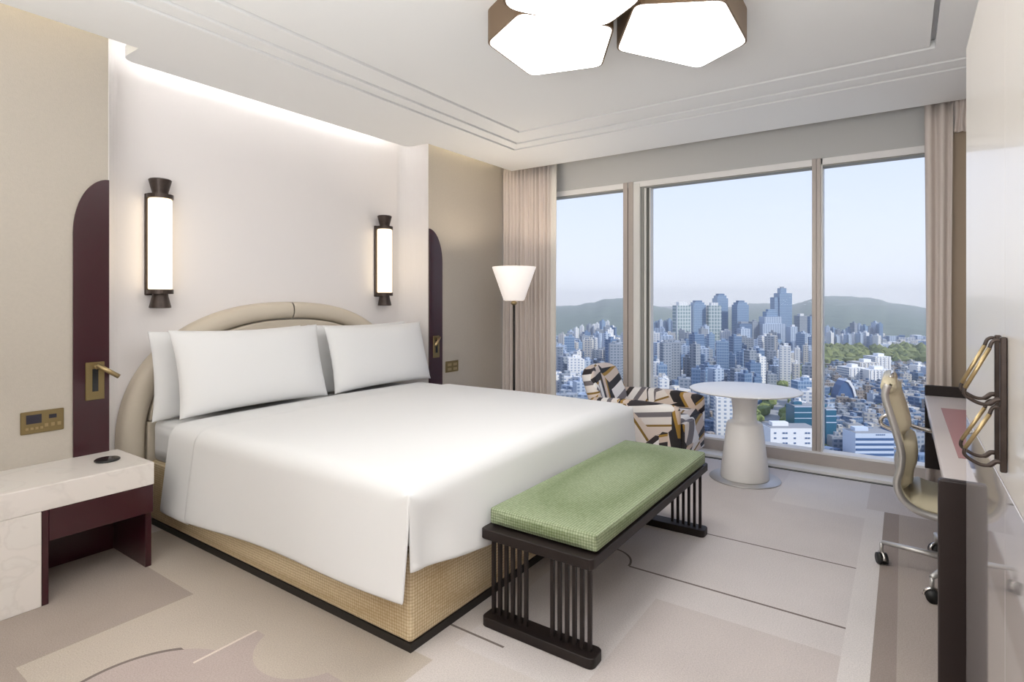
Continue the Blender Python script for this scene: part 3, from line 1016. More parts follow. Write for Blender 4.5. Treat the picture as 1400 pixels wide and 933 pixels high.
# leather sling between the rails
rows = [[(CX0 + (CX1 - CX0) * i / 6, a - 0.012, c + 0.004) for i in range(7)] for a, c in rp_]
surf('sling', rows, M_olive, oc, thick=0.012)
# soft pads on the sling
def pad(s0, s1, nm, th=0.05):
    idx = [k for k in range(len(rp_)) if s0 <= k <= s1]
    ctr = [rp_[k] for k in idx]
    nrm = []
    for k in idx:
        a = rp_[max(0, k - 1)]; c = rp_[min(len(rp_) - 1, k + 1)]
        d = Vector((c[0] - a[0], c[1] - a[1])).normalized()
        nrm.append(Vector((d.y, -d.x)) if False else Vector((-abs(d.y) if abs(d.y) > abs(d.x) else d.y, abs(d.x))).normalized())
    rows = []
    m = len(ctr)
    for q in range(m):
        e = min(1, q / 1.6, (m - 1 - q) / 1.6)
        t_ = th * (0.35 + 0.65 * math.sqrt(max(0, 1 - (1 - e) ** 2)))
        r = []
        for i in range(15):
            u = -1 + 2 * i / 14
            w = t_ * (1 - abs(u) ** 7)
            p = Vector(ctr[q]) + nrm[q] * (0.018 + w)
            r.append(((CX0 + CX1) / 2 + u * (CX1 - CX0 - 0.03) / 2, p.x, p.y))
        rows.append(r)
    first = [(p[0], ctr[0][0] + nrm[0].x * 0.016, ctr[0][1] + nrm[0].y * 0.016) for p in rows[0]]
    last = [(p[0], ctr[-1][0] + nrm[-1].x * 0.016, ctr[-1][1] + nrm[-1].y * 0.016) for p in rows[-1]]
    return surf('cushion_pad', [first] + rows + [last], M_olive, oc)
pad(2, 13, 'a'); pad(14, 26, 'b'); pad(30, 38, 'c'); pad(39, 47, 'd')
tube('headrest_roll', [(CX0, 0.058, 0.975), (CX1, 0.058, 0.975)], 0.034, M_olive, oc, 16)
tube('handle_bar', [(CX0 + 0.1, 0.05, 1.012), (CX0 + 0.2, 0.045, 1.018), (CX1 - 0.2, 0.045, 1.018), (CX1 - 0.1, 0.05, 1.012)], 0.008, M_chrome, oc, 8)
for x in (CX0 - 0.03, CX1 + 0.03):
    loop = [(x, 0.075 * math.cos(a) - (0.01 if x > 3.5 else 0.30), 0.61 + 0.09 * math.sin(a)) for a in [2 * math.pi * k / 20 for k in range(20)]] if False else None
    pts = smooth_pts([(0.02, 0.66), (0.095, 0.69), (0.10, 0.73), (0.05, 0.755), (-0.05, 0.70), (-0.25, 0.665), (-0.33, 0.64), (-0.35, 0.56), (-0.30, 0.42)], 3)
    if x > 3.5:
        tube('armrest', [(x, a, c) for a, c in pts], 0.011, M_chrome, oc, 10)
lathe('column', [(0, 0.09), (0.028, 0.09), (0.028, 0.30), (0.05, 0.34), (0.06, 0.37), (0, 0.37)], 3.55, -0.23, M_steel, oc, 20)
a0 = math.atan2(0.324, 0.02)
for k in range(5):
    a = a0 + k * 2 * math.pi / 5
    ex, ey = 3.55 + 0.324 * math.cos(a), -0.23 + 0.324 * math.sin(a)
    tube('star_arm', [(3.55, -0.23, 0.108), (3.55 + 0.16 * math.cos(a), -0.23 + 0.16 * math.sin(a), 0.112), (ex, ey, 0.116)], [0.028, 0.020, 0.013], M_steel, oc, 10, flat=0.7)
    tube('caster_stem', [(ex, ey, 0.112), (ex, ey, 0.055)], 0.009, M_steel, oc, 8)
    d = Vector((-math.sin(a + 0.5), math.cos(a + 0.5), 0))
    c0 = Vector((ex, ey, 0.030)) + d * 0.002
    ax = Vector((math.cos(a + 0.5), math.sin(a + 0.5), 0))
    tube('caster_wheel', [c0 - ax * 0.022, c0 - ax * 0.006], 0.029, M_rubber, oc, 20)
    tube('caster_wheel', [c0 + ax * 0.006, c0 + ax * 0.022], 0.029, M_rubber, oc, 20)
    hood = [c0 + Vector((0, 0, 0)) + d * (0.033 * math.cos(t)) + Vector((0, 0, 0.033 * math.sin(t))) for t in [math.pi * q / 10 for q in range(11)]]
    tube('caster_hood', hood, 0.008, M_chrome, oc, 6, flat=1.0)

# ------------------------------------------------------------------ wardrobe beside the viewer
wr = thing('wardrobe', (1.3, -0.55, 0), 'cream lacquered wardrobe with glossy lower doors and bronze pulls', 'wardrobe')
FY = -0.173
box('carcass', 0.25, 2.392, YR + 0.003, FY - 0.021, 0.0, 2.23, M_lacq, wr)
for (a, c) in ((0.25, 1.532), (1.534, 2.398)):
    box('upper_door', a, c, FY - 0.02, FY, 1.018, 2.235, M_lacq, wr)
    box('lower_door', a, c, FY - 0.02, FY, 0.02, 1.012, M_gloss, wr, 0.001, 1)
def pull(x, label=None):
    y = FY
    b = box('door_pull', x - 0.0065, x + 0.0065, y + 0.001, y + 0.012, 1.052, 1.325, M_bronze, wr, 0.002, 1)
    for zt, zb in ((1.320, 1.185), (1.185, 1.060)):
        p = smooth_pts([(y + 0.008, zt - 0.006), (y + 0.016, zt - 0.001), (y + 0.024, zt - 0.006), (y + 0.028, zt - 0.018)], 4)
        tube('pull_bend', [(x, a, c) for a, c in p], 0.0036, M_bronze, b, 8)
        tube('pull_grip', [(x, y + 0.028, zt - 0.018), (x, y + 0.067, zb + 0.032)], 0.0040, M_brass_l, b, 10)
        p = smooth_pts([(y + 0.067, zb + 0.032), (y + 0.068, zb + 0.020), (y + 0.058, zb + 0.010), (y + 0.042, zb + 0.002), (y + 0.028, zb + 0.003), (y + 0.018, zb + 0.012), (y + 0.008, zb + 0.012)], 4)
        tube('pull_bend', [(x, a, c) for a, c in p], [0.0036] * 16 + [0.005] * (len(p) - 16), M_bronze, b, 8)
pull(1.497)
pull(1.580)

# ------------------------------------------------------------------ the city outside, far below the window
GZ = -105.0
def far(px, d):
    """ground point seen in direction px (image column) at depth d metres"""
    u = (px - 700) / 769.2 * d
    return SN * u + CS * d, -CS * u + SN * d
def height(py, d):
    return CAMH - (py - 410.3) / 769.2 * d
def depth_of(py, z=GZ):
    return (CAMH - z) * 769.2 / (py - 410.3)
FACE = math.atan2(SN, CS) - math.pi / 2     # a building turned square to the room

def facade(name, wall, glass, fh=3.3, sp=3.6, fill=0.55, ratio=0.55, rough=0.5):
    """wall with rows of windows; floors by height, bays along the wall"""
    m = mat(name, wall, rough)
    nt = m.node_tree
    N, L = nt.nodes, nt.links
    b = N['Principled BSDF']
    g = N.new('ShaderNodeNewGeometry')
    s = N.new('ShaderNodeSeparateXYZ')
    L.new(g.outputs['Position'], s.inputs[0])
    def mm(op, a, c):
        n = N.new('ShaderNodeMath'); n.operation = op
        for k, q in ((0, a), (1, c)):
            if isinstance(q, (int, float)): n.inputs[k].default_value = q
            elif q is not None: L.new(q, n.inputs[k])
        return n.outputs[0]
    fz = mm('LESS_THAN', mm('FRACT', mm('MULTIPLY', s.outputs['Z'], 1 / fh), None), fill)
    al = mm('ADD', mm('MULTIPLY', s.outputs['X'], -0.8), mm('MULTIPLY', s.outputs['Y'], 0.95))
    fa = mm('LESS_THAN', mm('FRACT', mm('MULTIPLY', al, 1 / sp), None), ratio)
    sn = N.new('ShaderNodeSeparateXYZ')
    L.new(g.outputs['Normal'], sn.inputs[0])
    side = mm('LESS_THAN', sn.outputs['Z'], 0.5)
    k = mm('MULTIPLY', mm('MULTIPLY', fz, fa), side)
    mx = N.new('ShaderNodeMix'); mx.data_type = 'RGBA'
    L.new(k, mx.inputs[0])
    mx.inputs[6].default_value = wall
    mx.inputs[7].default_value = glass
    L.new(mx.outputs[2], b.inputs['Base Color'])
    return m

F_white = facade('facade_white', (0.68, 0.68, 0.68, 1), (0.26, 0.32, 0.42, 1), 3.0, 5.0, 0.5, 0.45)
F_cream = facade('facade_cream', (0.52, 0.50, 0.47, 1), (0.16, 0.20, 0.28, 1), 3.0, 4.0, 0.5, 0.5)
F_grey = facade('facade_grey', (0.26, 0.29, 0.34, 1), (0.10, 0.14, 0.20, 1), 3.2, 4.5, 0.5, 0.6)
F_blue = facade('facade_blue_glass', (0.27, 0.36, 0.48, 1), (0.12, 0.20, 0.33, 1), 3.6, 3.0, 0.7, 0.8, 0.25)
F_pale = facade('facade_pale_blue', (0.38, 0.45, 0.56, 1), (0.14, 0.20, 0.31, 1), 3.0, 6.0, 0.6, 0.5)
F_dark = facade('facade_dark_blue', (0.15, 0.22, 0.34, 1), (0.07, 0.13, 0.24, 1), 3.6, 3.0, 0.6, 0.8, 0.25)
F_green = facade('facade_mirror_green', (0.56, 0.60, 0.62, 1), (0.20, 0.28, 0.30, 1), 7.0, 7.0, 0.8, 0.75, 0.25)
F_tan = facade('facade_tan', (0.30, 0.26, 0.23, 1), (0.09, 0.09, 0.11, 1), 3.0, 3.0, 0.5, 0.5)
M_band = mat('blue_window_band', (0.06, 0.12, 0.26, 1), 0.3)
M_bwall = mat('pale_blue_cladding', (0.50, 0.58, 0.72, 1), 0.5)
M_wwall = mat('white_cladding', (0.70, 0.72, 0.76, 1), 0.5)
M_roofg = mat('grey_roofing', (0.27, 0.28, 0.30, 1), 0.9, noise=(0.2, 0.3))
M_teal = mat('teal_glass', (0.03, 0.12, 0.20, 1), 0.2)
M_tree = mat('tree_canopy', (0.15, 0.175, 0.07, 1), 0.95, noise=(0.05, 0.5))
M_tree2 = mat('spring_tree_canopy', (0.17, 0.21, 0.07, 1), 0.95, noise=(0.05, 0.5))
M_hill = mat('wooded_hill', (0.115, 0.15, 0.125, 1), 0.95, noise=(0.012, 0.35))
M_earth = mat('brown_slope', (0.22, 0.19, 0.15, 1), 0.95, noise=(0.03, 0.4))
M_ground = mat('city_ground', (0.13, 0.14, 0.15, 1), 0.95, noise=(0.03, 0.5))
M_road = mat('asphalt', (0.30, 0.30, 0.31, 1), 0.9)

def unit_mesh(m):
    key = 'unit_block_' + m.name
    me = bpy.data.meshes.get(key)
    if me is None:
        bm = bmesh.new()
        bm_box(bm, -0.5, 0.5, -0.5, 0.5, 0, 1)
        me = bpy.data.meshes.new(key)
        bm.to_mesh(me); bm.free()
        me.materials.append(m)
    return me
def block(name, x, y, rot, w, dp, z0, z1, m, parent=None):
    o = bpy.data.objects.new(name, unit_mesh(m))
    COL.objects.link(o)
    if parent is not None:
        o.parent = parent
        o.location = (x, y, z0)          # in the parent's own frame
        o.rotation_euler = (0, 0, rot)
    else:
        o.location = (x, y, z0)
        o.rotation_euler = (0, 0, rot)
    o.scale = (w, dp, z1 - z0)
    return o
taken = []
def claim(x, y, r):
    taken.append((x, y, r))
def tower(name, px0, px1, ytop, d, m, label, group=None, turn=0.0, dp=None, parts=None, cat='building'):
    """a building seen between two image columns, its foot on the ground at depth d"""
    w_seen = (px1 - px0) / 769.2 * d
    dp = dp or w_seen * 0.8
    w = max(3.0, (w_seen - dp * abs(math.sin(turn))) / math.cos(turn)) if turn else w_seen
    x, y = far((px0 + px1) / 2, d + dp / 2)
    H = height(ytop, d) - GZ
    t = thing(name, (x, y, GZ), label, cat, group)
    t.rotation_euler = (0, 0, FACE + turn)
    claim(x, y, max(w, dp) * 0.62)
    block('tower_body', 0, 0, 0, w, dp, 0, H, m, t)
    for q in (parts or []):
        q(t, w, dp, H)
    return t
def crown(fr, h, m, fd=None, nm='crown'):
    return lambda t, w, dp, H: block(nm, 0, 0, 0, w * fr, dp * (fd or fr), H, H + h, m, t)
def wing(dx, fr, hf, m, nm='wing'):
    return lambda t, w, dp, H: block(nm, dx * w, -dp * 0.1, 0, w * fr, dp * 0.8, 0, H * hf, m, t)
def rooms(m):
    return lambda t, w, dp, H: block('roof_house', w * 0.1, 0, 0, w * 0.4, dp * 0.4, H, H + 3.5, m, t)

# ground, hills
bm = bmesh.new()
gv = [bm.verts.new(p) for p in ((120, -6000, GZ), (9000, -6000, GZ), (9000, 9000, GZ), (120, 9000, GZ))]
bm.faces.new(gv)
structure(from_bm('ground', bm, M_ground), 'grey city ground far below the window', 'ground')

def ridge(name, prof, d_front, d_top, d_back, m, label, seed, rough_=0.25):
    rnd = random.Random(seed)
    n = int((prof[-1][0] - prof[0][0]) / 4)
    xs = [prof[0][0] + (prof[-1][0] - prof[0][0]) * i / n for i in range(n + 1)]
    def prof_y(x):
        for (a, ya), (c, yc) in zip(prof, prof[1:]):
            if a <= x <= c:
                t = (x - a) / (c - a)
                t = t * t * (3 - 2 * t)
                return ya + (yc - ya) * t
        return prof[-1][1]
    ph = [rnd.uniform(0, 6.3) for _ in range(8)]
    rows = []
    M = 16
    for j in range(M + 1):
        v = j / M
        d = d_front + (d_top - d_front) * v
        r = []
        for i, x in enumerate(xs):
            zt = height(prof_y(x), d_top)
            k = v ** 0.8 + 0.04 * math.sin(x * 0.07 + ph[0] + 5 * v) * math.sin(math.pi * v) + 0.015 * math.sin(x * 0.19 + ph[1] - 7 * v) * math.sin(math.pi * v)
            z = GZ - 4 + (zt - GZ + 4) * k
            if j == M:
                z = zt + d_top / 769.2 * 0.35 * (math.sin(x * 1.3 + ph[2]) + math.sin(x * 0.7 + ph[3]))
            X, Y = far(x, d)
            r.append((X, Y, z))
        rows.append(r)
    r = []
    for x in xs:
        X, Y = far(x, d_back)
        r.append((X, Y, GZ - 4))
    rows.append(r)
    o = surf(name, rows, m)
    return structure(o, label, 'hill')
ridge('mountain_ridge_1', [(380, 440), (520, 428), (640, 430), (700, 424), (762, 419), (785, 418), (808, 414), (830, 409), (852, 408), (880, 416), (905, 420), (925, 425), (960, 432)], 1470, 4200, 5600, M_hill, 'green wooded hill beyond the city on the curtain side', 1)
ridge('mountain_ridge_2', [(860, 428), (895, 425), (925, 430), (970, 424), (1000, 420), (1030, 415), (1050, 415), (1065, 419), (1085, 421), (1130, 425)], 1700, 6200, 8200, M_hill, 'blue distant hill behind the high-rise towers', 2)
ridge('mountain_ridge_3', [(1040, 432), (1070, 421), (1090, 415), (1110, 409), (1128, 405), (1150, 405), (1185, 407), (1200, 409), (1215, 414), (1240, 417), (1265, 421), (1320, 424), (1420, 416), (1560, 412), (1700, 420), (1900, 434)], 1420, 4800, 6400, M_hill, 'broad wooded mountain behind the apartments on the desk side', 3)
ridge('hillside', [(868, 474), (890, 466), (905, 464), (922, 467), (940, 474)], 1190, 1330, 1450, M_earth, 'bare brown slope beside the glass towers', 4)

# the high-rise group
W_ = 'high-rise towers on the horizon'
tower('glass_tower', 921, 943, 418, 1130, F_green, 'pale mirror-glass tower nearest the grooved window post', None, 0.15, 22, [crown(0.6, 7, F_white)])
tower('glass_tower', 944, 963, 417, 1150, F_blue, 'grey-blue tower with stepped crown beside the mirror-glass tower', None, 0.1, 24, [crown(0.8, 5, F_blue), crown(0.55, 9, F_dark, nm='roof_cap')])
tower('glass_tower', 967, 985, 418, 1140, F_green, 'pale mirror-glass tower with white crown in front of the taller grey one', None, -0.1, 20, [crown(0.6, 6, F_white)])
tower('glass_tower', 976, 993, 408, 1210, F_blue, 'taller grey-blue tower rising behind the white-crowned mirror tower', None, 0.1, 24, [crown(0.8, 6, F_blue), crown(0.55, 10, F_dark, nm='roof_cap')])
tower('glass_tower', 1003, 1021, 417, 1170, F_blue, 'grey-blue tower standing alone in the middle of the high-rise row', None, 0.1, 24, [crown(0.8, 5, F_blue), crown(0.5, 9, F_dark, nm='roof_cap')])
tower('glass_tower', 1007, 1025, 443, 1080, F_dark, 'dark blue box building below the lone tower', None, 0.05, 22, [crown(0.6, 4, F_grey)])
tower('glass_tower', 1025, 1036, 440, 1130, F_grey, 'narrow grey building beside the dark blue box', None, 0.1, 16, [rooms(F_grey)])
tower('glass_tower', 1036, 1070, 443, 1120, F_pale, 'wide pale blue building with stepped top', None, 0.08, 30, [crown(0.75, 14, F_pale), crown(0.5, 24, F_blue, nm='upper_block'), crown(0.3, 29, F_blue, nm='roof_cap')])
tower('glass_tower', 1061, 1079.5, 401, 1220, F_blue, 'tallest blue tower of the skyline with a lower wing', None, 0.06, 24,
      [lambda t, w, dp, H: block('upper_shaft', -w * 0.08, 0, 0, w * 0.45, dp * 0.6, H, H + 11, F_blue, t), lambda t, w, dp, H: block('roof_cap', -w * 0.08, 0, 0, w * 0.2, dp * 0.3, H + 11, H + 14, F_grey, t),
       lambda t, w, dp, H: block('wing', -w * 0.62, 0, 0, w * 0.45, dp * 0.8, 0, H - 9, F_blue, t)])
tower('glass_tower', 1077, 1088, 447, 1090, F_pale, 'low pale block at the foot of the tallest tower', None, 0.1, 16, [rooms(F_white)])
tower('glass_tower', 1088, 1101, 432, 1150, F_grey, 'striped grey tower beside the window post', None, 0.15, 18, [crown(0.5, 4, F_white)])
tower('glass_tower', 1103, 1116, 433, 1180, F_blue, 'blue tower partly hidden by the window post', None, 0.1, 18, [rooms(F_grey)])

# clusters of distant apartments
ORD = ['first', 'second', 'third', 'fourth', 'fifth', 'sixth', 'seventh', 'eighth', 'ninth', 'tenth', 'eleventh', 'twelfth']
COLOUR = {'facade_white': 'white', 'facade_cream': 'cream', 'facade_grey': 'grey', 'facade_blue_glass': 'blue-glazed', 'facade_pale_blue': 'pale blue', 'facade_dark_blue': 'dark blue', 'facade_tan': 'tan'}
def cluster(spec, d, label, group):
    for k, (a, c, yt, m, tn) in enumerate(spec):
        tower('apartment_tower', a, c, yt, d + random.uniform(-40, 40), m, '%s %s %s' % (COLOUR[m.name], label, ORD[k] + ' from its bed-side end'), group, tn, 14, [rooms(m)])
cluster([(776, 784, 453, F_pale, 0.3), (784, 791, 449, F_white, 0.3), (792, 799, 446, F_white, -0.35), (802, 809, 444, F_grey, 0.3), (808, 814, 445, F_white, -0.3), (812, 820, 443, F_white, -0.3),
         (820, 827, 439, F_blue, 0.3), (827, 834, 440, F_white, -0.3), (834, 841, 447, F_white, 0.25)], 1380, 'tower in the cluster below the wooded hill,', 'apartment cluster below the hill')
cluster([(882 + 6 * k, 887.5 + 6 * k, 437 + (k * 7 % 5), F_blue if k % 3 else F_pale, 0.2) for k in range(7)], 1560, 'slab behind the brown slope,', 'blue apartments behind the brown slope')
cluster([(1128 + 7.2 * k, 1134 + 7.2 * k, 441 + (k * 11 % 9) + (6 if k < 4 else 0), (F_pale, F_blue, F_grey)[k % 3], 0.2 if k % 2 else -0.2) for k in range(11)], 1330, 'tower at the broad mountain foot,', 'apartments below the broad mountain')
cluster([(1131 + 8 * k, 1138 + 8 * k, 455 + (k * 5 % 6), (F_white, F_pale)[k % 2], 0.25) for k in range(9)], 1190, 'low block before the mountain-foot towers,', 'pale blocks below the broad mountain')

# single buildings in the middle distance
tower('apartment_slab', 1064, 1082, 474, 690, F_white, 'tall white apartment slab beside the tree-lined road', None, -0.35, 14, [rooms(F_white)])
tower('apartment_slab', 1046, 1062, 480, 760, F_grey, 'grey apartment slab behind the tall white one', None, -0.35, 14, [rooms(F_grey)])
tower('apartment_slab', 1084, 1096, 477, 800, F_white, 'white apartment slab left of the window post above the road', None, -0.4, 16, [rooms(F_white)])
tower('apartment_slab', 1096, 1107, 473, 840, F_cream, 'cream apartment slab touching the window post', None, -0.4, 16, [rooms(F_cream)])
tower('apartment_slab', 1082, 1094, 498, 640, F_cream, 'shorter white slab in front by the road trees', None, -0.3, 12, [rooms(F_white)])
for (a, c, yt, dd, m, lb) in ((1150, 1176, 503, 690, F_white, 'white ribbed complex, block facing the sail-shaped building'), (1176, 1213, 506, 680, F_white, 'white ribbed complex, long block in front'),
                              (1165, 1195, 496, 720, F_cream, 'white ribbed complex, raised middle block'), (1186, 1212, 488, 745, F_white, 'white ribbed complex, highest rear block')):
    def ribs(t, w, dp, H, m=m):
        n = max(4, int(w / 5))
        for k in range(n):
            block('pilaster', -w / 2 + (k + 0.5) * w / n, -dp / 2 - 0.3, 0, 1.2, 0.9, 0, H * 0.96, M_wwall, t)
    tower('office_complex', a, c, yt, dd, m, lb, 'white ribbed complex', 0.12, 22, [ribs, rooms(M_wwall)])
tower('apartment_slab', 1246, 1262, 500, 740, F_white, 'white apartment slab at the curtain edge below the woods', None, 0.2, 12, [rooms(F_white)])
tower('apartment_slab', 1262, 1280, 503, 720, F_pale, 'pale apartment slab half behind the curtain below the woods', None, 0.2, 12, [rooms(F_white)])
tower('apartment_slab', 1228, 1244, 505, 780, F_grey, 'grey flat-roofed block between the woods and the chair', None, 0.2, 12, [rooms(F_white)])

# sail-shaped glass building
d = 565
x, y = far(1151, d)
sl = thing('sail_building', (x, y, GZ), 'blue glass building shaped like a sail with a white rim', 'building')
sl.rotation_euler = (0, 0, FACE)
claim(x, y, 24)
zt = height(519, d) - GZ
prof = [(-9.5, 0), (9.5, 0), (9.0, zt * 0.35), (6.5, zt * 0.68), (2.5, zt * 0.92), (-0.5, zt * 0.97), (-4.0, zt * 0.80), (-7.5, zt * 0.45)]
def local_prism(name, prof, y0, y1, m, parent):
    bm = bmesh.new()
    a = [bm.verts.new((p, y0, q)) for p, q in prof]
    c = [bm.verts.new((p, y1, q)) for p, q in prof]
    bm.faces.new(a); bm.faces.new(c[::-1])
    for k in range(len(prof)):
        bm.faces.new((a[k], c[k], c[(k + 1) % len(prof)], a[(k + 1) % len(prof)]))
    bmesh.ops.recalc_face_normals(bm, faces=bm.faces)
    me = bpy.data.meshes.new(name)
    bm.to_mesh(me); bm.free()
    me.materials.append(m)
    o = bpy.data.objects.new(name, me)
    COL.objects.link(o)
    o.parent = parent
    return o
local_prism('glass_body', prof, -6, 6, M_band, sl)
rim_o = [(9.5, 0), (9.0, zt * 0.35), (6.5, zt * 0.68), (2.5, zt * 0.92), (-0.5, zt * 0.97)]
local_prism('white_rim', rim_o + [(p + 1.9, q * 1.06 + 0.2) for p, q in rim_o[::-1]], -7, 7, M_wwall, sl)

# near buildings under the window
def banded(px0, px1, yt, d, lb, n, m, mb):
    w = (px1 - px0) / 769.2 * d
    x, y = far((px0 + px1) / 2, d + 7)
    H = height(yt, d) - GZ
    t = thing('office_building', (x, y, GZ), lb, 'building')
    t.rotation_euler = (0, 0, FACE)
    claim(x, y, w * 0.65)
    block('building_body', 0, 0, 0, w, 14, 0, H, m, t)
    block('roof', 0, 0, 0, w * 0.96, 13.4, H, H + 0.3, M_roofg, t)
    block('roof_house', -w * 0.2, 1, 0, w * 0.35, 5, H + 0.3, H + 2.6, m, t)
    return t, w, H
t, w, H = banded(1160, 1213, 593, 362, 'pale blue office with dark window bands below the window', 5, M_bwall, M_band)
for k in range(5):
    z = H - 3.0 - k * 3.3
    if z > 1: block('window_band', 0, -7.05, 0, w * 0.98, 0.3, z - 1.5, z, M_band, t)
for k in range(5):
    block('window', w * (0.05 + 0.05 * k), -7.05, 0, w * 0.03, 0.3, H - 1.2, H - 0.5, M_band, t)
t, w, H = banded(1046, 1110, 586, 355, 'white warehouse with rows of small slit windows beside the road', 4, M_wwall, M_band)
for r_ in range(5):
    for c_ in (-0.40, -0.22, -0.16, 0.02, 0.26, 0.32, 0.46):
        block('window', w * c_, -7.05, 0, w * 0.045, 0.3, H - 3.4 - r_ * 3.2, H - 2.5 - r_ * 3.2, M_band, t)
t, w, H = banded(1080, 1112, 556, 440, 'teal glass hall behind the white warehouse', 4, M_teal, M_band)
for k in range(3):
    block('cladding_band', 0, -7.05, 0, w, 0.3, H - 0.6 - k * 4.5, H - k * 4.5, M_bwall, t)
t, w, H = banded(1122, 1136, 560, 400, 'teal corner building beside the window post', 4, M_teal, M_band)
for k in range(3):
    block('cladding_band', 0, -7.05, 0, w, 0.3, H - 0.6 - k * 4.5, H - k * 4.5, M_bwall, t)
t, w, H = banded(1213, 1226, 583, 372, 'dark blue office beside the banded office', 4, F_dark, M_band)
for k in range(4):
    block('cladding_band', 0, -7.05, 0, w, 0.3, H - 3.2 - k * 3.6, H - 2.4 - k * 3.6, M_bwall, t)
tower('office_tower', 762, 777, 541, 470, F_blue, 'blue glass office at the curtain edge behind the bed', None, 0.2, 16, [rooms(F_white)])
tower('office_tower', 1000, 1012, 556, 480, F_pale, 'pale office tower seen under the round table top', None, 0.2, 14, [rooms(F_white)])
tower('office_tower', 975, 988, 548, 520, F_white, 'white office tower seen beside the table stem', None, 0.2, 14, [rooms(F_white)])

# road lined with trees
road = [(1112, 870), (1100, 760), (1085, 660), (1070, 570), (1052, 470), (1040, 380)]
rp2 = [Vector(far(a, b)) for a, b in road]
bm = bmesh.new()
prev = None
for k, p in enumerate(rp2):
    q = rp2[min(k + 1, len(rp2) - 1)] - rp2[max(k - 1, 0)]
    nrm = Vector((-q.y, q.x)).normalized() * 9
    pr_ = [bm.verts.new((p.x + nrm.x, p.y + nrm.y, GZ + 0.25)), bm.verts.new((p.x - nrm.x, p.y - nrm.y, GZ + 0.25))]
    if prev: bm.faces.new((prev[0], prev[1], pr_[1], pr_[0]))
    prev = pr_
structure(from_bm('road', bm, M_road), 'grey road running between the trees below', 'road')
for a, c in zip(rp2, rp2[1:]):
    for k in range(6):
        p = a.lerp(c, k / 6)
        claim(p.x, p.y, 17)

# tree canopies: lumpy crowns too many to count
def canopies(name, spots, m, label):
    base = bmesh.new()
    bmesh.ops.create_icosphere(base, subdivisions=1, radius=1)
    bv = [v.co.copy() for v in base.verts]
    bf = [[v.index for v in f.verts] for f in base.faces]
    base.free()
    V, F = [], []
    for (x, y, z, r) in spots:
        o = len(V)
        k = random.uniform(0.8, 1.25)
        for v in bv:
            j = random.uniform(0.8, 1.2)
            V.append((x + v.x * r * j, y + v.y * r * j, z + (v.z * 0.85 + 0.7) * r * k * j))
        F += [[o + i for i in f] for f in bf]
    me = bpy.data.meshes.new(name)
    me.from_pydata(V, [], F)
    o = put(name, me, m)
    return tag(o, label, 'trees', kind='stuff')
sp = []
for (a, b), (c, dd) in zip(road, road[1:]):
    for k in range(16):
        t_ = k / 16
        px = a + (c - a) * t_
        d_ = b + (dd - b) * t_
        for off in (-14, 13, 19):
            x, y = far(px, d_)
            x += SN * off + random.uniform(-3, 3); y += -CS * off + random.uniform(-3, 3)
            sp.append((x, y, GZ, random.uniform(3.5, 6.0)))
canopies('road_trees', sp, M_tree2, 'fresh green trees lining the road below')
sp = []
for _ in range(620):
    d_ = random.uniform(900, 1170)
    px = random.uniform(1120, 1182) if random.random() < 0.4 else random.uniform(1196, 1360)
    x, y = far(px, d_)
    sp.append((x, y, GZ, random.uniform(6, 11)))
canopies('park_trees', sp, M_tree, 'dark green woods below the broad mountain')
# the dense town: single buildings near, a mass of them farther off
def free(x, y, r):
    return all((x - a) ** 2 + (y - b) ** 2 > (r + q) ** 2 * 0.72 for a, b, q in taken)
n_apart = n_house = 0
tries = 0
styles = [F_white, F_white, F_cream, F_pale, F_grey, F_blue, F_grey, F_dark, F_pale]
while n_apart < 285 and tries < 9000:
    tries += 1
    px = random.uniform(752, 1112)
    d_ = random.uniform(500, 1120) if random.random() < 0.8 else random.uniform(420, 700)
    wd_ = random.uniform(8, 18); dp_ = random.uniform(8, 13)
    x, y = far(px, d_)
    r = math.hypot(wd_, dp_) * 0.5
    if not free(x, y, r): continue
    claim(x, y, r)
    hh = random.choice([random.uniform(18, 30), random.uniform(28, 44), random.uniform(40, 58)])
    if d_ < 620: hh *= 0.7
    m = random.choice(styles)
    if 853 < px < 889: continue
    where = ('just beside the curtain' if px < 785 else 'above the armchair back' if px < 853 else 'beside the grooved window post' if px < 915 else
             'above the armchair arm' if px < 950 else 'above the round table' if px < 1040 else 'towards the plain window post')
    row = 'in a front row' if d_ < 640 else 'in a middle row' if d_ < 860 else 'in a rear row'
    size = 'low' if hh < 26 else 'mid-height' if hh < 40 else 'tall'
    lab = '%s %s apartment block %s %s' % (size, COLOUR[m.name], row, where)
    grp = 'apartment blocks of the dense quarter'
    tn = random.uniform(-0.6, 0.6)
    t = thing('apartment_block', (x, y, GZ), lab, 'building', grp)
    t.rotation_euler = (0, 0, FACE + tn)
    block('building_body', 0, 0, 0, wd_, dp_, 0, hh, m, t)
    block('roof_house', random.uniform(-0.2, 0.2) * wd_, 0, 0, wd_ * 0.35, dp_ * 0.4, hh, hh + 3, m, t)
    n_apart += 1
tries = 0
hstyles = [F_tan, F_grey, F_cream, F_grey, F_tan, F_pale, F_dark, F_dark]
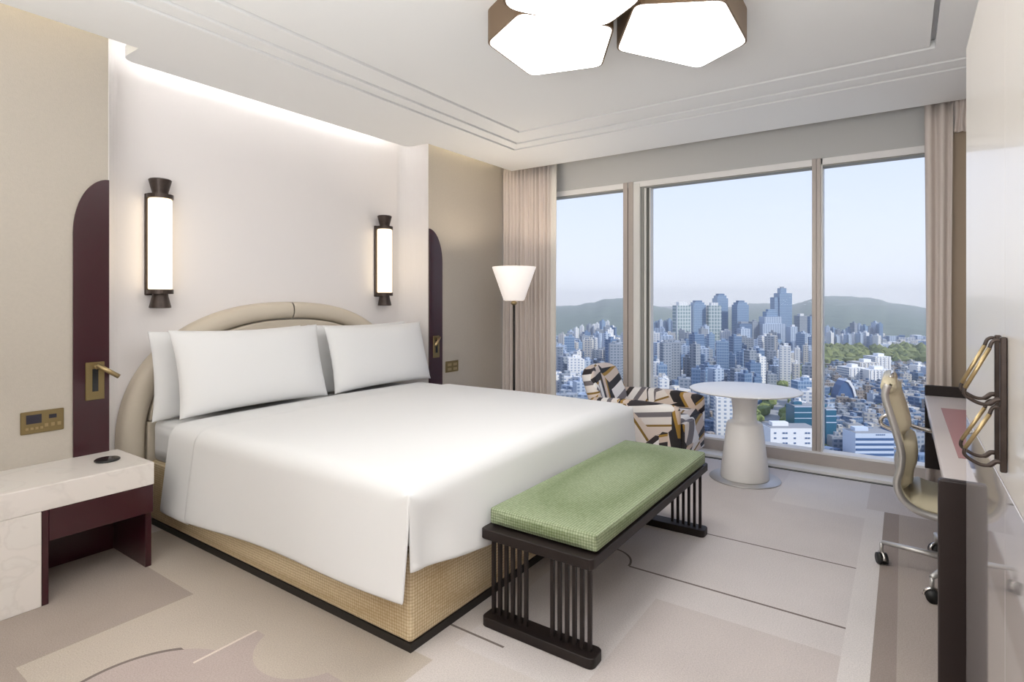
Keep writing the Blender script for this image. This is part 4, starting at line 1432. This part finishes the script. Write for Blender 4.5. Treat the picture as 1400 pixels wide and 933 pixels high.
while n_house < 240 and tries < 9000:
    tries += 1
    px = random.uniform(1112, 1285)
    d_ = random.uniform(385, 860)
    wd_ = random.uniform(7, 13); dp_ = random.uniform(7, 11)
    x, y = far(px, d_)
    r = math.hypot(wd_, dp_) * 0.5
    if not free(x, y, r): continue
    claim(x, y, r)
    hh = random.uniform(7, 15)
    m = random.choice(hstyles)
    where = ('hard by the window post' if px < 1138 else 'around the sail-shaped building' if px < 1166 else 'before the white ribbed complex' if px < 1205 else
             'behind the office chair' if px < 1240 else 'at the curtain edge')
    row = 'in a front row' if d_ < 480 else 'in a middle row' if d_ < 640 else 'in a rear row'
    lab = '%s %s flat-roofed house %s %s' % ('narrow' if wd_ < 10 else 'broad', COLOUR[m.name], row, where)
    t = thing('low_rise_house', (x, y, GZ), lab, 'house', 'low houses around the sail-shaped building')
    t.rotation_euler = (0, 0, FACE + random.uniform(-0.5, 0.5))
    block('building_body', 0, 0, 0, wd_, dp_, 0, hh, m, t)
    block('roof', 0, 0, 0, wd_ * 0.94, dp_ * 0.94, hh, hh + 0.3, M_roofg, t)
    block('roof_house', random.uniform(-0.25, 0.25) * wd_, 0.1 * dp_, 0, wd_ * 0.3, dp_ * 0.35, hh + 0.3, hh + 2.6, m, t)
    n_house += 1
def mass(name, boxes, m, label):
    V, F = [], []
    for (x, y, rot, w, dp, h) in boxes:
        c, s_ = math.cos(rot), math.sin(rot)
        o = len(V)
        for z in (GZ, GZ + h):
            for (a, b) in ((-w / 2, -dp / 2), (w / 2, -dp / 2), (w / 2, dp / 2), (-w / 2, dp / 2)):
                V.append((x + a * c - b * s_, y + a * s_ + b * c, z))
        F += [[o, o + 1, o + 5, o + 4], [o + 1, o + 2, o + 6, o + 5], [o + 2, o + 3, o + 7, o + 6], [o + 3, o, o + 4, o + 7], [o + 4, o + 5, o + 6, o + 7]]
    me = bpy.data.meshes.new(name)
    me.from_pydata(V, [], F)
    o = put(name, me, m)
    return tag(o, label, 'buildings', kind='stuff')
far_sets = {}
for q_ in range(3400):
    px = random.uniform(740, 1290) if q_ < 1700 else random.choice((random.uniform(420, 740), random.uniform(1290, 1800), random.uniform(1290, 1800)))
    d_ = random.uniform(880, 1440)
    if 1112 < px < 1310 and d_ < 1190: continue
    if 862 < px < 945 and 1150 < d_ < 1480: continue
    x, y = far(px, d_)
    w_ = random.uniform(9, 22)
    if not free(x, y, w_ * 0.6): continue
    m = random.choice(styles)
    h_ = random.uniform(10, 28) if random.random() < 0.85 else random.uniform(28, 40)
    if d_ > 1120: h_ *= 0.62
    far_sets.setdefault(m.name, (m, []))[1].append((x, y, FACE + random.uniform(-0.6, 0.6), w_, w_ * 0.7, h_))
names = {'facade_white': 'white', 'facade_cream': 'cream', 'facade_grey': 'grey', 'facade_blue_glass': 'blue glass', 'facade_pale_blue': 'pale blue', 'facade_dark_blue': 'dark blue'}
for k, (m, bx_) in far_sets.items():
    mass('distant_town', bx_, m, 'distant mass of %s buildings stretching to the hills' % names[k])
sets2 = {}
for q_ in range(5600):
    px = random.uniform(752, 1290) if q_ < 3600 else random.choice((random.uniform(500, 752), random.uniform(1290, 1700), random.uniform(1290, 1700)))
    d_ = random.uniform(360, 1000)
    x, y = far(px, d_)
    w_ = random.uniform(5, 9)
    if not free(x, y, w_ * 0.45): continue
    if q_ < 3600: claim(x, y, w_ * 0.4)
    m = random.choice(hstyles)
    sets2.setdefault(m.name, (m, []))[1].append((x, y, FACE + random.uniform(-0.6, 0.6), w_, w_ * 0.8, random.uniform(4, 10)))
names['facade_tan'] = 'tan'
for k, (m, bx_) in sets2.items():
    mass('crowded_houses', bx_, m, 'small %s houses filling the gaps in the crowded quarter' % names[k])

sp = []
for _ in range(900):
    d_ = random.uniform(380, 1150)
    px = random.uniform(760, 1280)
    x, y = far(px, d_)
    if not free(x, y, 2.0): continue
    sp.append((x, y, GZ, random.uniform(2.5, 5)))
canopies('street_trees', sp, M_tree, 'scattered street trees among the city blocks')

# summer haze over the town
hz = bpy.data.materials.new('town_haze')
hz.use_nodes = True
hn = hz.node_tree
hn.nodes.clear()
ho = hn.nodes.new('ShaderNodeOutputMaterial')
hv = hn.nodes.new('ShaderNodeVolumeScatter')
hv.inputs['Color'].default_value = (0.93, 0.96, 1.0, 1)
hv.inputs['Density'].default_value = 0.00014
hv.inputs['Anisotropy'].default_value = 0.0
hn.links.new(hv.outputs[0], ho.inputs['Volume'])
bm = bmesh.new()
bm_box(bm, 250, 8800, -5500, 8500, GZ - 10, 140)
hb_ = from_bm('haze', bm, hz)
tag(hb_, 'thin blue haze hanging over the town', 'haze', kind='stuff')
